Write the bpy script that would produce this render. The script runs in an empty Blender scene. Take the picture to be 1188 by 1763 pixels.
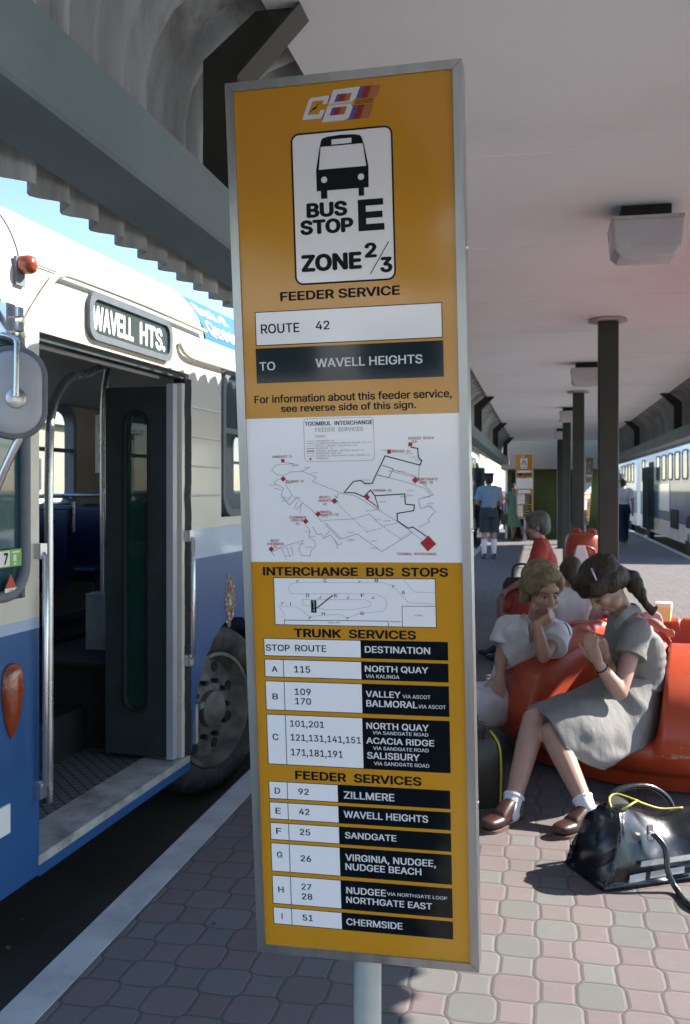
import bpy, bmesh, math, random, mathutils
from mathutils import Vector, Matrix, noise, Euler
rnd = random.Random(7)
SC = bpy.context.scene
COL = SC.collection
V = Vector
PI = math.pi

# ------------------------------------------------------------------ camera
FOC, CX, CY = 1650.0, 594.0, 840.0
TH = math.atan(334 / FOC)
FW = V((-math.sin(TH), math.cos(TH), 0)); RT = V((math.cos(TH), math.sin(TH), 0)); UP = V((0, 0, 1))
CAM = V((0, 0, 1.5))
cd = bpy.data.cameras.new('camera'); cam = bpy.data.objects.new('camera', cd); COL.objects.link(cam)
cam.location = CAM; cam.rotation_euler = (PI / 2, 0, TH)
cd.sensor_fit = 'VERTICAL'; cd.sensor_height = 36; cd.lens = 36 * FOC / 1763
cd.shift_y = -(881.5 - CY) / 1763
cd.clip_start = 0.05; cd.clip_end = 2000
cd.dof.use_dof = True; cd.dof.focus_distance = 2.3; cd.dof.aperture_fstop = 9
SC.camera = cam
# ------------------------------------------------------------------ sky, sun, exposure
SUN = V((1, 0.52, 0.88)).normalized()
w = bpy.data.worlds.new('World'); SC.world = w; w.use_nodes = True
sky = w.node_tree.nodes.new('ShaderNodeTexSky'); sky.sky_type = 'NISHITA'; sky.sun_disc = False
sky.sun_elevation = math.asin(SUN.z); sky.sun_rotation = math.atan2(SUN.x, SUN.y)
sky.air_density = 1.0; sky.dust_density = 0.25; sky.ozone_density = 2.5
bg = w.node_tree.nodes['Background']; bg.inputs[1].default_value = 0.075
w.node_tree.links.new(sky.outputs[0], bg.inputs[0])
sd = bpy.data.lights.new('sun', 'SUN'); sd.energy = 3.3; sd.angle = math.radians(0.53); sd.color = (1, 0.95, 0.86)
so = bpy.data.objects.new('sun', sd); COL.objects.link(so); so.rotation_euler = SUN.to_track_quat('Z', 'Y').to_euler()
SC.view_settings.view_transform = 'Standard'; SC.view_settings.look = 'None'
SC.view_settings.exposure = 2.2; SC.view_settings.gamma = 1
try:
    SC.cycles.diffuse_bounces = 6; SC.cycles.max_bounces = 12; SC.cycles.sample_clamp_indirect = 6
    SC.cycles.use_denoising = True
except Exception: pass


def PX(u, v, d):
    """world point seen at photo pixel u, v when it lies d metres away along the view axis (survey helper)"""
    return CAM + FW * d + RT * ((u - CX) / FOC * d) + UP * ((CY - v) / FOC * d)


def GR(u, v, z=0.0):
    return PX(u, v, (CAM.z - z) * FOC / (v - CY))


# ------------------------------------------------------------------ materials
def lin(c):
    return tuple((x / 12.92 if x <= 0.04045 else ((x + 0.055) / 1.055) ** 2.4) for x in (k / 255 for k in c))


class NT:
    def __init__(s, m):
        m.use_nodes = True; s.t = m.node_tree; s.b = s.t.nodes['Principled BSDF']

    def n(s, typ, **kw):
        x = s.t.nodes.new(typ)
        for k, v in kw.items(): setattr(x, k, v)
        return x

    def link(s, a, b): s.t.links.new(a, b)

    def put(s, sock, v):
        if hasattr(v, 'is_output'): s.t.links.new(v, sock)
        else: sock.default_value = v

    def m(s, op, a, b=0.0, c=0.0, clamp=False):
        x = s.n('ShaderNodeMath', operation=op, use_clamp=clamp)
        s.put(x.inputs[0], a); s.put(x.inputs[1], b); s.put(x.inputs[2], c)
        return x.outputs[0]

    def mix(s, f, a, b, mode='MIX'):
        x = s.n('ShaderNodeMix', data_type='RGBA', blend_type=mode)
        s.put(x.inputs[0], f); s.put(x.inputs[6], a if hasattr(a, 'is_output') else (*a, 1)[:4]); s.put(x.inputs[7], b if hasattr(b, 'is_output') else (*b, 1)[:4])
        return x.outputs[2]

    def obj(s, scale=(1, 1, 1), loc=(0, 0, 0)):
        tc = s.n('ShaderNodeTexCoord'); mp = s.n('ShaderNodeMapping')
        mp.inputs['Scale'].default_value = scale; mp.inputs['Location'].default_value = loc
        s.link(tc.outputs['Object'], mp.inputs[0]); return mp.outputs[0]

    def noise(s, vec, scale, det=4, rough=0.55):
        x = s.n('ShaderNodeTexNoise'); x.inputs['Scale'].default_value = scale
        x.inputs['Detail'].default_value = det; x.inputs['Roughness'].default_value = rough
        s.link(vec, x.inputs[0]); return x.outputs[0]

    def ramp(s, f, lo, hi):
        x = s.n('ShaderNodeMapRange'); s.put(x.inputs[0], f); x.inputs[1].default_value = lo; x.inputs[2].default_value = hi
        return x.outputs[0]

    def bump(s, h, strength, dist=0.01):
        x = s.n('ShaderNodeBump'); x.inputs['Strength'].default_value = strength; x.inputs['Distance'].default_value = dist
        s.link(h, x.inputs['Height']); s.link(x.outputs[0], s.b.inputs['Normal'])


MATS = {}


def mat(name, col, rough=0.5, metal=0.0, var=0.12, scale=6, bump=0.0, bscale=60, spec=0.5, coat=0.0, dirt=None, dscale=3, dlo=0.5, dhi=0.7, stretch=(1, 1, 1)):
    if name in MATS: return MATS[name]
    m = bpy.data.materials.new(name); k = NT(m); MATS[name] = m
    vec = k.obj(stretch)
    c = col
    if var:
        f = k.noise(vec, scale, 5)
        c = k.mix(k.ramp(f, 0.3, 0.7), tuple(x * (1 - var) for x in col), tuple(min(1, x * (1 + var)) for x in col))
        k.put(k.b.inputs['Roughness'], k.m('MULTIPLY_ADD', f, 0.25, rough - 0.12, clamp=True))
    else: k.b.inputs['Roughness'].default_value = rough
    if dirt:
        g = k.noise(k.obj(stretch, (3, 7, 1)), dscale, 6, 0.65)
        c = k.mix(k.ramp(g, dlo, dhi), c, dirt)
    k.put(k.b.inputs['Base Color'], c if hasattr(c, 'is_output') else (*c, 1))
    k.b.inputs['Metallic'].default_value = metal
    k.b.inputs['Specular IOR Level'].default_value = spec
    k.b.inputs['Coat Weight'].default_value = coat; k.b.inputs['Coat Roughness'].default_value = 0.06
    if bump: k.bump(k.noise(vec, bscale, 4), bump)
    return m


def glass(name, tint, alpha=0.25):
    m = bpy.data.materials.new(name); k = NT(m); MATS[name] = m
    k.b.inputs['Base Color'].default_value = (*tint, 1); k.b.inputs['Roughness'].default_value = 0.04
    k.b.inputs['Alpha'].default_value = alpha; k.b.inputs['Specular IOR Level'].default_value = 0.6
    return m


def cloth(name, col, wr=0.35, sc=9, weave=900):
    m = bpy.data.materials.new(name); k = NT(m); MATS[name] = m
    vec = k.obj()
    f = k.noise(vec, 14, 4)
    k.put(k.b.inputs['Base Color'], k.mix(k.ramp(f, 0.3, 0.7), tuple(x * 0.9 for x in col), tuple(min(1, x * 1.08) for x in col)))
    k.b.inputs['Roughness'].default_value = 0.85; k.b.inputs['Specular IOR Level'].default_value = 0.2
    h = k.m('ADD', k.noise(k.obj((1, 1, 0.45)), sc, 3), k.m('MULTIPLY', k.noise(vec, weave, 1), 0.05))
    k.bump(h, wr, 0.03)
    return m


MT = dict(
    alu=mat('brushed_aluminium', (.46, .47, .46), .34, .9, .12, 30, .05, 300, stretch=(1, 1, .05), dirt=(.25, .26, .25), dscale=12, dlo=.6, dhi=.9),
    pole=mat('painted_pole', (.42, .45, .45), .4, .3, .12, 9, .03),
    orange=mat('sign_orange', (.58, .265, .014), .12, 0, .03, 3, coat=.25),
    signwhite=mat('sign_white', (.88, .87, .90), .12, 0, .02, 3, coat=.25),
    signblack=mat('sign_black', (.003, .006, .008), .07, 0, 0, spec=.4),
    signskyteal=mat('sign_sky_reflection_teal', (.005, .016, .021), .07, 0, 0, spec=.45),  # sky reflection on the dark strip put into its base colour as teal
    ink=mat('printed_ink', (.006, .008, .009), .4, 0, 0, spec=.15),
    inkgrey=mat('printed_grey', (.20, .19, .21), .3, 0, 0),
    inklight=mat('printed_pale_grey', (.33, .32, .34), .3, 0, 0),
    inkwhite=mat('printed_white', (.66, .66, .69), .3, 0, 0),
    inkred=mat('printed_red', (.38, .012, .02), .3, 0, 0),
    purple=mat('printed_purple', (.10, .075, .27), .3, 0, 0),
    dkred=mat('printed_dark_red', (.27, .018, .012), .3, 0, 0),
    salmon=mat('printed_salmon', (.40, .12, .045), .3, 0, 0),
    fibro=mat('corrugated_fibro', (.33, .355, .36), .8, 0, .25, 2.2, .15, 40, dirt=(.19, .195, .19), dscale=7, dlo=.45, dhi=.62, stretch=(1, 1, .12)),
    beam=mat('grey_beam_paint', (.165, .225, .245), .55, 0, .07, 1.5, .04, 40, dirt=(.13, .175, .185), dscale=2.2),
    olive=mat('dark_olive_steel', (.028, .030, .022), .5, 0, .2, 4, .03, 60),
    column=mat('column_olive_paint', (.026, .031, .023), .5, 0, .2, 3, .05, 50, dirt=(.045, .047, .038), dscale=4, dlo=.55, dhi=.8),
    ceiling=mat('white_soffit', (.88, .91, .94), .75, 0, .02, .8, .03, 30, dirt=(.82, .85, .87), dscale=1.4),
    kerb=mat('concrete_kerb', (.42, .42, .41), .85, 0, .14, 5, .2, 160, dirt=(.26, .26, .25), dscale=4, dlo=.5, dhi=.75),
    pale=mat('bounce_concrete', (.62, .62, .60), .85, 0, .1, 2, .1, 60, dirt=(.5, .5, .48), dscale=1),  # extra-light tone for the added ground that bounces sunlight
    lens=mat('prismatic_lens', (.52, .50, .52), .25, 0, .06, 6, .3, 120),
    plaster=mat('plaster_cap', (.52, .49, .46), .9, 0, .2, 8, .2, 30),
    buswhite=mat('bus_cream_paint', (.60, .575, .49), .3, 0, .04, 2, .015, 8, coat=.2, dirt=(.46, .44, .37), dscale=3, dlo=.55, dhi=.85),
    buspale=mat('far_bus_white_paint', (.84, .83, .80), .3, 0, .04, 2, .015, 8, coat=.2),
    busblue=mat('bus_blue_paint', (.018, .085, .235), .35, 0, .08, 2, .015, 8, coat=.08, dirt=(.03, .085, .19), dscale=5, dlo=.55, dhi=.85),
    busband=mat('bus_pale_blue_paint', (.36, .45, .60), .3, 0, .06, 2, .015, 8, coat=.4),
    adblue=mat('advert_blue', (.025, .14, .36), .35, 0, .03, 2),
    rubber=mat('black_rubber', (.012, .013, .013), .7, 0, .3, 20, .2, 80),
    greyrub=mat('grey_window_gasket', (.14, .155, .175), .6, 0, .15, 20, .1, 80),
    tyre=mat('tyre_rubber', (.028, .029, .027), .8, 0, .35, 12, .3, 60, dirt=(.09, .085, .07), dscale=7, dlo=.5, dhi=.7),
    rim=mat('wheel_steel', (.15, .142, .118), .6, .1, .25, 14, .1, 60, dirt=(.07, .06, .05), dscale=9, dlo=.45, dhi=.65),
    chrome=mat('steel_tube', (.55, .56, .57), .28, .9, .02, 8),
    greyframe=mat('sign_frame_grey', (.10, .115, .13), .5, 0, .1, 20),
    greenpane=mat('blind_green_grey', (.045, .06, .055), .15, 0, .05, 8, coat=.4),
    doorframe=mat('door_leaf_dark', (.03, .042, .044), .45, 0, .2, 8, .03),
    inside=mat('interior_laminate', (.30, .27, .22), .6, 0, .15, 3, .03),
    insidecl=mat('interior_ceiling', (.42, .42, .40), .6, 0, .06, 3),
    floor=mat('interior_floor', (.17, .18, .165), .7, 0, .25, 6, .1, 90),
    seatblue=mat('seat_navy_vinyl', (.012, .020, .095), .4, 0, .2, 10, .1, 60),
    boxgrey=mat('interior_grey_box', (.34, .37, .38), .5, 0, .12, 6, dirt=(.2, .22, .22), dscale=6),
    stepal=mat('worn_step_edge', (.44, .43, .39), .55, .1, .2, 9, .1, 120, dirt=(.14, .135, .12), dscale=7, dlo=.45, dhi=.75),
    riser=mat('step_riser', (.48, .46, .41), .7, 0, .12, 6, dirt=(.3, .28, .25), dscale=6),
    amber=mat('amber_lens', (.26, .045, .010), .15, 0, .15, 40, .2, 90, coat=.5),
    redlens=mat('red_lens', (.4, .02, .01), .15, 0, .15, 40, coat=.5),
    green=mat('label_green', (.16, .42, .05), .4, 0, 0),
    labelwhite=mat('label_white', (.75, .75, .72), .4, 0, 0),
    labelred=mat('label_red', (.5, .03, .02), .4, 0, 0),
    mirrorback=mat('mirror_back_grey', (.42, .43, .46), .4, .2, .05, 8, .02),
    asphalt=mat('asphalt', (.020, .022, .020), .9, 0, .35, 40, .35, 220, dirt=(.035, .036, .032), dscale=1.3, dlo=.45, dhi=.7),
    grass=mat('verge_grass', (.05, .085, .025), .95, 0, .4, 3, .5, 30),
    cream=mat('cream_wall', (.25, .225, .18), .8, 0, .06, 2),
    dkgreen=mat('dark_green_wall', (.075, .11, .03), .8, 0, .15, 1.5),
    glassdark=mat('dark_window_glass', (.05, .07, .09), .08, 0, .1, 2, spec=.7),
    yellow=mat('yellow_paint', (.62, .42, .05), .5, 0, .06, 5),
    carblue=mat('car_blue', (.06, .12, .30), .25, 0, .05, 4, coat=.6),
    carwhite=mat('car_white', (.6, .6, .58), .25, 0, .05, 4, coat=.6),
    bark=mat('bark', (.10, .075, .05), .9, 0, .3, 8, .5, 30),
    leaf=mat('leaf_green', (.055, .095, .025), .6, 0, .45, 2.5),
    leaf2=mat('leaf_olive', (.085, .11, .035), .6, 0, .45, 2.5),
    blackvinyl=mat('black_vinyl', (.008, .010, .014), .26, 0, .2, 10, .12, 26, spec=.6),
    brownvinyl=mat('brown_vinyl', (.035, .026, .018), .5, 0, .25, 8, .2, 30),
    zip=mat('yellow_zip', (.50, .40, .05), .5, 0, .1, 40),
    stripe=mat('white_stripe', (.52, .52, .50), .6, 0, .1, 20),
    shoe=mat('brown_leather', (.042, .015, .012), .38, 0, .25, 18, .1, 60),
    sole=mat('shoe_sole', (.12, .07, .05), .8, 0, .2, 20),
    blackshoe=mat('black_leather', (.012, .012, .012), .4, 0, .1, 20),
    eyewhite=mat('eye_white', (.55, .53, .50), .3, 0, 0),
    iris=mat('eye_dark', (.02, .016, .012), .15, 0, 0),
    lip=mat('lip_skin', (.30, .11, .095), .5, 0, .1, 20),
    paperbag=mat('white_paper', (.72, .70, .70), .8, 0, .06, 8, .3, 12),
    carton=mat('carton_yellow', (.78, .62, .24), .5, 0, .12, 14),
    cartontop=mat('carton_cream', (.80, .74, .52), .5, 0, .08, 14),
    hairpin=mat('hair_slide_pink', (.50, .42, .50), .25, .3, 0),
    redband=mat('hair_band_red', (.30, .02, .02), .5, 0, .1, 20),
    gold=mat('crest_gold', (.35, .30, .12), .5, 0, .3, 60),
)
MT['glasstint'] = glass('door_glass_green', (.02, .07, .05), .55)
MT['winglass'] = glass('window_glass', (.10, .14, .15), .35)
MT['cabglass'] = glass('cab_glass', (.03, .09, .11), .78)
for nm, c in dict(skin=(.36, .215, .15), skinpale=(.38, .235, .17), skintan=(.23, .13, .085)).items():
    m = bpy.data.materials.new(nm); k = NT(m); MT[nm] = m
    f = k.noise(k.obj(), 22, 4)
    k.put(k.b.inputs['Base Color'], k.mix(k.ramp(f, .35, .65), tuple(x * .92 for x in c), (min(1, c[0] * 1.08), c[1] * 1.0, c[2] * 1.0)))
    k.b.inputs['Roughness'].default_value = .55
    k.b.inputs['Subsurface Weight'].default_value = .12; k.b.inputs['Subsurface Radius'].default_value = (.012, .005, .003)
    k.bump(k.noise(k.obj(), 160, 3), .08, .003)
for nm, c in dict(hairdark=(.030, .020, .010), hairfair=(.25, .185, .09), hairbrown=(.075, .052, .03), hairgrey=(.11, .12, .11), hairblack=(.008, .007, .006)).items():
    m = bpy.data.materials.new(nm); k = NT(m); MT[nm] = m
    f = k.noise(k.obj((1, 1, .22)), 75, 4, .65); g = k.noise(k.obj(), 14, 3)
    k.put(k.b.inputs['Base Color'], k.mix(k.m('MULTIPLY', k.ramp(f, .3, .7), k.ramp(g, .25, .75)), tuple(x * .45 for x in c), tuple(x * 1.8 for x in c)))
    k.b.inputs['Roughness'].default_value = .5; k.b.inputs['Specular IOR Level'].default_value = .3; k.bump(f, .9, .015)
for nm, c, a, b in (('dresswhite', (.58, .57, .58), .5, 10), ('dressgrey', (.205, .197, .19), .5, 10), ('shirtblue', (.17, .25, .34), .5, 7), ('shortsgrey', (.035, .05, .06), .5, 8), ('dressred', (.36, .06, .05), .5, 8),
                    ('dressgreen', (.10, .19, .14), .5, 8), ('navy', (.012, .018, .05), .4, 8), ('trouser', (.016, .026, .05), .5, 8), ('shirtwhite', (.55, .51, .49), .5, 7), ('shirtpink', (.60, .48, .50), .5, 8),
                    ('sock', (.68, .67, .70), .4, 30), ('shirtpale', (.42, .44, .50), .5, 8), ('sleevemauve', (.40, .27, .30), .5, 8)):
    MT[nm] = cloth(nm, c, a, b)


# pavers: keyed concrete blocks, two colours, bevelled joints
def paver_mat():
    m = bpy.data.materials.new('keyed_pavers'); k = NT(m)
    tc = k.n('ShaderNodeTexCoord'); sep = k.n('ShaderNodeSeparateXYZ')
    wob = k.n('ShaderNodeTexNoise'); wob.inputs['Scale'].default_value = 7; k.link(tc.outputs['Object'], wob.inputs[0])
    va = k.n('ShaderNodeVectorMath', operation='MULTIPLY_ADD'); k.link(wob.outputs['Color'], va.inputs[0]); va.inputs[1].default_value = (.012,) * 3; k.link(tc.outputs['Object'], va.inputs[2])
    k.link(va.outputs[0], sep.inputs[0])
    x = k.m('DIVIDE', sep.outputs[0], .124); y = k.m('DIVIDE', sep.outputs[1], .136)

    def trap(t):   # alternates -1..1 per unit cell, with short slanted changes at the cell borders
        return k.m('MINIMUM', k.m('MAXIMUM', k.m('MULTIPLY', k.m('SINE', k.m('MULTIPLY', t, PI)), 2.3), -1), 1)

    def cell(a, b, amp):
        n = k.m('ROUND', a)
        sg = k.m('MULTIPLY_ADD', k.m('PINGPONG', n, 1), 2, -1)
        d = k.m('SUBTRACT', k.m('SUBTRACT', a, n), k.m('MULTIPLY', k.m('MULTIPLY', sg, trap(b)), amp))
        idx = k.m('SUBTRACT', n, k.m('LESS_THAN', d, 0))
        return k.m('ABSOLUTE', d), idx
    dx, ix = cell(x, y, .085); dy, iy = cell(y, x, .06)
    dm = k.m('MINIMUM', k.m('MULTIPLY', dx, .124), k.m('MULTIPLY', dy, .136))
    joint = k.ramp(dm, .0008, .0045)
    cmb = k.n('ShaderNodeCombineXYZ'); k.link(ix, cmb.inputs[0]); k.link(iy, cmb.inputs[1])
    wn = k.n('ShaderNodeTexWhiteNoise', noise_dimensions='3D'); k.link(cmb.outputs[0], wn.inputs[0])
    r1 = wn.outputs['Value']; sepc = k.n('ShaderNodeSeparateColor'); k.link(wn.outputs['Color'], sepc.inputs[0])
    pink = k.mix(sepc.outputs[1], (.160, .124, .122), (.180, .150, .146)); grey = k.mix(sepc.outputs[1], (.138, .136, .128), (.170, .165, .156))
    c = k.mix(k.m('GREATER_THAN', r1, .52), pink, grey)
    grit = k.noise(tc.outputs['Object'], 190, 3, .7); big = k.noise(tc.outputs['Object'], 1.6, 4, .6)
    c = k.mix(k.m('MULTIPLY', k.ramp(grit, .25, .75), .45), c, (.080, .071, .071))
    c = k.mix(k.m('MULTIPLY', k.ramp(big, .4, .75), .35), c, (.095, .087, .088))
    blot = k.noise(tc.outputs['Object'], 13, 5, .7)
    c = k.mix(k.m('MULTIPLY', k.ramp(blot, .55, .75), .35), c, (.178, .166, .162))
    c = k.mix(joint, (.075, .068, .064), c)
    k.put(k.b.inputs['Base Color'], c); k.b.inputs['Roughness'].default_value = .85; k.b.inputs['Specular IOR Level'].default_value = .25
    h = k.m('ADD', k.m('ADD', k.ramp(dm, .001, .010), k.m('MULTIPLY', grit, .10)), k.m('MULTIPLY', sepc.outputs[2], .25))
    k.bump(h, .5, .005)
    return m


def mat_rubber_mat():
    m = bpy.data.materials.new('ribbed_step_mat'); k = NT(m)
    v = k.obj((1, 1, 1)); sep = k.n('ShaderNodeSeparateXYZ'); k.link(v, sep.inputs[0])
    a = k.m('ADD', sep.outputs[0], sep.outputs[1]); b = k.m('SUBTRACT', sep.outputs[0], sep.outputs[1])
    g = lambda t: k.m('PINGPONG', t, .033)
    l = k.m('MINIMUM', g(a), g(b)); f = k.ramp(l, .003, .008)
    k.put(k.b.inputs['Base Color'], k.mix(f, (.03, .036, .038), (.13, .14, .14))); k.b.inputs['Roughness'].default_value = .7
    k.bump(f, .5, .004); return m


def fibreglass():
    m = bpy.data.materials.new('orange_fibreglass'); k = NT(m)
    v = k.obj()
    sep = k.n('ShaderNodeSeparateXYZ'); k.link(v, sep.inputs[0])
    n1 = k.noise(v, 3.0, 5, .6); scr = k.noise(k.obj((1, 1, 5)), 7, 6, .75); ch = k.noise(v, 21, 5, .7)
    c = k.mix(k.ramp(n1, .3, .7), (.34, .037, .010), (.40, .056, .014))
    c = k.mix(k.m('MULTIPLY', k.ramp(scr, .62, .68), .45), c, (.42, .15, .10))
    c = k.mix(k.m('MULTIPLY', k.ramp(ch, .685, .70), .8), c, (.42, .34, .30))
    band = k.m('MULTIPLY', k.ramp(k.m('ABSOLUTE', k.m('SUBTRACT', sep.outputs[2], .225)), .016, .004), k.ramp(k.noise(k.obj((1, 1, 3)), 12, 5, .7), .52, .58))
    c = k.mix(k.m('MULTIPLY', band, .7), c, (.42, .37, .34))
    k.put(k.b.inputs['Base Color'], c); k.put(k.b.inputs['Roughness'], k.ramp(n1, -.6, 2.0))
    k.b.inputs['Roughness'].default_value = .3
    k.b.inputs['Coat Weight'].default_value = .14; k.b.inputs['Coat Roughness'].default_value = .15
    k.bump(k.noise(v, 9, 4), .06, .02)
    return m


MT['pavers'] = paver_mat(); MT['stepmat'] = mat_rubber_mat(); MT['fibre'] = fibreglass()


# ------------------------------------------------------------------ mesh builder
def basis(d):
    d = d.normalized(); a = V((0, 0, 1)) if abs(d.z) < .95 else V((1, 0, 0))
    x = a.cross(d).normalized(); return x, d.cross(x)


def catmull(pts, n, closed=False):
    out = []; N = len(pts); seg = N if closed else N - 1
    for i in range(seg):
        g = (lambda j: pts[j % N]) if closed else (lambda j: pts[min(max(j, 0), N - 1)])
        a, b, c, d = g(i - 1), g(i), g(i + 1), g(i + 2)
        for j in range(n):
            t = j / n
            out.append(b * 1.0 + (c - a) * (.5 * t) + (a * 2 - b * 5 + c * 4 - d) * (.5 * t * t) + (b * 3 - a - c * 3 + d) * (.5 * t ** 3))
    if not closed: out.append(pts[-1] * 1.0)
    return out


class MB:
    def __init__(s): s.v = []; s.f = []; s.mi = []; s.cur = 0

    def face(s, idx): s.f.append(tuple(idx)); s.mi.append(s.cur)

    def quad(s, *p):
        i = len(s.v); s.v += [V(q) for q in p]; s.face(range(i, i + len(p))); return s

    def box(s, c, size, rot=None, taper=1.0):
        c = V(c); hx, hy, hz = (k / 2 for k in size); i = len(s.v)
        R = rot or Matrix.Identity(3)
        for z in (-1, 1):
            t = taper if z > 0 else 1.0
            for x, y in ((-1, -1), (1, -1), (1, 1), (-1, 1)): s.v.append(c + R @ V((x * hx * t, y * hy * t, z * hz)))
        for q in ((0, 3, 2, 1), (4, 5, 6, 7), (0, 1, 5, 4), (1, 2, 6, 5), (2, 3, 7, 6), (3, 0, 4, 7)): s.face([i + k for k in q])
        return s

    def rings(s, rr, closed=True, cap=True):
        n = len(rr[0]); i = len(s.v)
        for r in rr: s.v += [V(p) for p in r]
        for a in range(len(rr) - 1):
            for b in range(n if closed else n - 1):
                c = (b + 1) % n
                s.face((i + a * n + b, i + a * n + c, i + (a + 1) * n + c, i + (a + 1) * n + b))
        if cap and closed:
            s.face([i + k for k in reversed(range(n))]); s.face([i + (len(rr) - 1) * n + k for k in range(n)])
        return s

    def tube(s, pts, rad, n=10, cap=True, sub=0):
        pts = [V(p) for p in pts]
        if sub:
            if hasattr(rad, '__len__'):
                rr = catmull([V((r, 0, 0)) for r in rad], sub); rad = [r.x for r in rr]
            pts = catmull(pts, sub)
        if not hasattr(rad, '__len__'): rad = [rad] * len(pts)
        rr = []; x = None
        for i, p in enumerate(pts):
            d = (pts[min(i + 1, len(pts) - 1)] - pts[max(i - 1, 0)]).normalized()
            if x is None: x, y = basis(d)
            else:
                x = (x - d * x.dot(d)).normalized(); y = d.cross(x)
            rr.append([p + (x * math.cos(2 * PI * k / n) + y * math.sin(2 * PI * k / n)) * rad[i] for k in range(n)])
        return s.rings(rr, cap=cap)

    def capsule(s, a, b, ra, rb, n=12):
        a, b = V(a), V(b); d = (b - a).normalized() if (b - a).length > 1e-6 else V((0, 0, 1)); x, y = basis(d)
        prof = [(a - d * ra * math.sin(t), ra * math.cos(t)) for t in (1.45, 1.1, .75, .4)] + [(a, ra), (b, rb)] + [(b + d * rb * math.sin(t), rb * math.cos(t)) for t in (.4, .75, 1.1, 1.45)]
        return s.rings([[p + (x * math.cos(2 * PI * k / n) + y * math.sin(2 * PI * k / n)) * r for k in range(n)] for p, r in prof])

    def ell(s, c, ax, ay, az, n=14, m=10):
        c = V(c); rr = []
        for j in range(1, m):
            t = PI * j / m - PI / 2
            rr.append([c + ax * (math.cos(2 * PI * k / n) * math.cos(t)) + ay * (math.sin(2 * PI * k / n) * math.cos(t)) + az * math.sin(t) for k in range(n)])
        return s.rings(rr)

    def loft(s, rr, n=20, cap=True, sub=5):
        """rr: (centre, half-axis u, half-axis v, squareness) rings, smoothed along"""
        out = []
        C = catmull([V(r[0]) for r in rr], sub); A = catmull([V(r[1]) for r in rr], sub); B = catmull([V(r[2]) for r in rr], sub)
        for c, a, b in zip(C, A, B):
            out.append([c + a * (math.copysign(abs(math.cos(t)) ** .85, math.cos(t))) + b * (math.copysign(abs(math.sin(t)) ** .85, math.sin(t))) for t in (2 * PI * k / n for k in range(n))])
        return s.rings(out, cap=cap)

    def lathe(s, prof, c=(0, 0, 0), n=32, ax=None, cap=True):
        c = V(c)
        if ax is None: x, y, z = V((1, 0, 0)), V((0, 1, 0)), V((0, 0, 1))
        else:
            z = V(ax).normalized(); x, y = basis(z)
        return s.rings([[c + z * h + (x * math.cos(2 * PI * k / n) + y * math.sin(2 * PI * k / n)) * r for k in range(n)] for r, h in prof], cap=cap)

    def prism(s, pts, off, hole=None):
        """planar outline pts (3-D) pushed along off; optional hole outline with the same plane"""
        pts = [V(p) for p in pts]; off = V(off); n = len(pts); i = len(s.v)
        s.v += pts + [p + off for p in pts]
        if hole is None:
            s.face(list(reversed(range(i, i + n)))); s.face(range(i + n, i + 2 * n))
            for k in range(n): s.face((i + k, i + (k + 1) % n, i + n + (k + 1) % n, i + n + k))
        else:
            hole = [V(p) for p in hole]; j = len(s.v); s.v += hole + [p + off for p in hole]
            for k in range(n):
                l = (k + 1) % n
                s.face((i + k, i + l, i + n + l, i + n + k)); s.face((j + l, j + k, j + n + k, j + n + l))
                s.face((i + l, i + k, j + k, j + l)); s.face((i + n + k, i + n + l, j + n + l, j + n + k))
        return s

    def mesh(s, name, mats):
        me = bpy.data.meshes.new(name); me.from_pydata([tuple(p) for p in s.v], [], s.f)
        for m in (mats if isinstance(mats, (list, tuple)) else [mats]): me.materials.append(m)
        me.polygons.foreach_set('material_index', s.mi); return me

    def build(s, name, mats, parent=None, smooth=0, fix=True, world=False):
        me = s.mesh(name, mats)
        if fix:
            bm = bmesh.new(); bm.from_mesh(me); bmesh.ops.recalc_face_normals(bm, faces=bm.faces); bm.to_mesh(me); bm.free()
        return put(name, me, parent, smooth)


def put(name, me, parent=None, smooth=0):
    if smooth:
        me.polygons.foreach_set('use_smooth', [True] * len(me.polygons))
        if smooth != True and smooth < 180: me.set_sharp_from_angle(angle=math.radians(smooth))
    o = bpy.data.objects.new(name, me); COL.objects.link(o)
    if parent is not None:
        o.parent = parent
        if parent.get('_w') and parent.type == 'EMPTY': o.location = -V(parent.location)
    return o


def thing(name, label, cat, loc=(0, 0, 0), rz=0.0, group=None, world=False):
    o = bpy.data.objects.new(name, None); COL.objects.link(o); o.location = loc; o.rotation_euler = (0, 0, rz)
    o.empty_display_size = .1
    tag(o, label, cat, group)
    if world: o['_w'] = 1
    return o


def tag(o, label=None, cat=None, group=None, kind=None):
    if label: o['label'] = label
    if cat: o['category'] = cat
    if group: o['group'] = group
    if kind: o['kind'] = kind
    return o


def dup(root, loc, rz=None, label=None):
    r = root.copy(); COL.objects.link(r); r.location = loc
    if rz is not None: r.rotation_euler = (0, 0, rz)
    if label: r['label'] = label
    for ch in list(root.children):
        c = ch.copy(); COL.objects.link(c); c.parent = r
        for g in list(ch.children):
            d = g.copy(); COL.objects.link(d); d.parent = c
    return r


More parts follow.
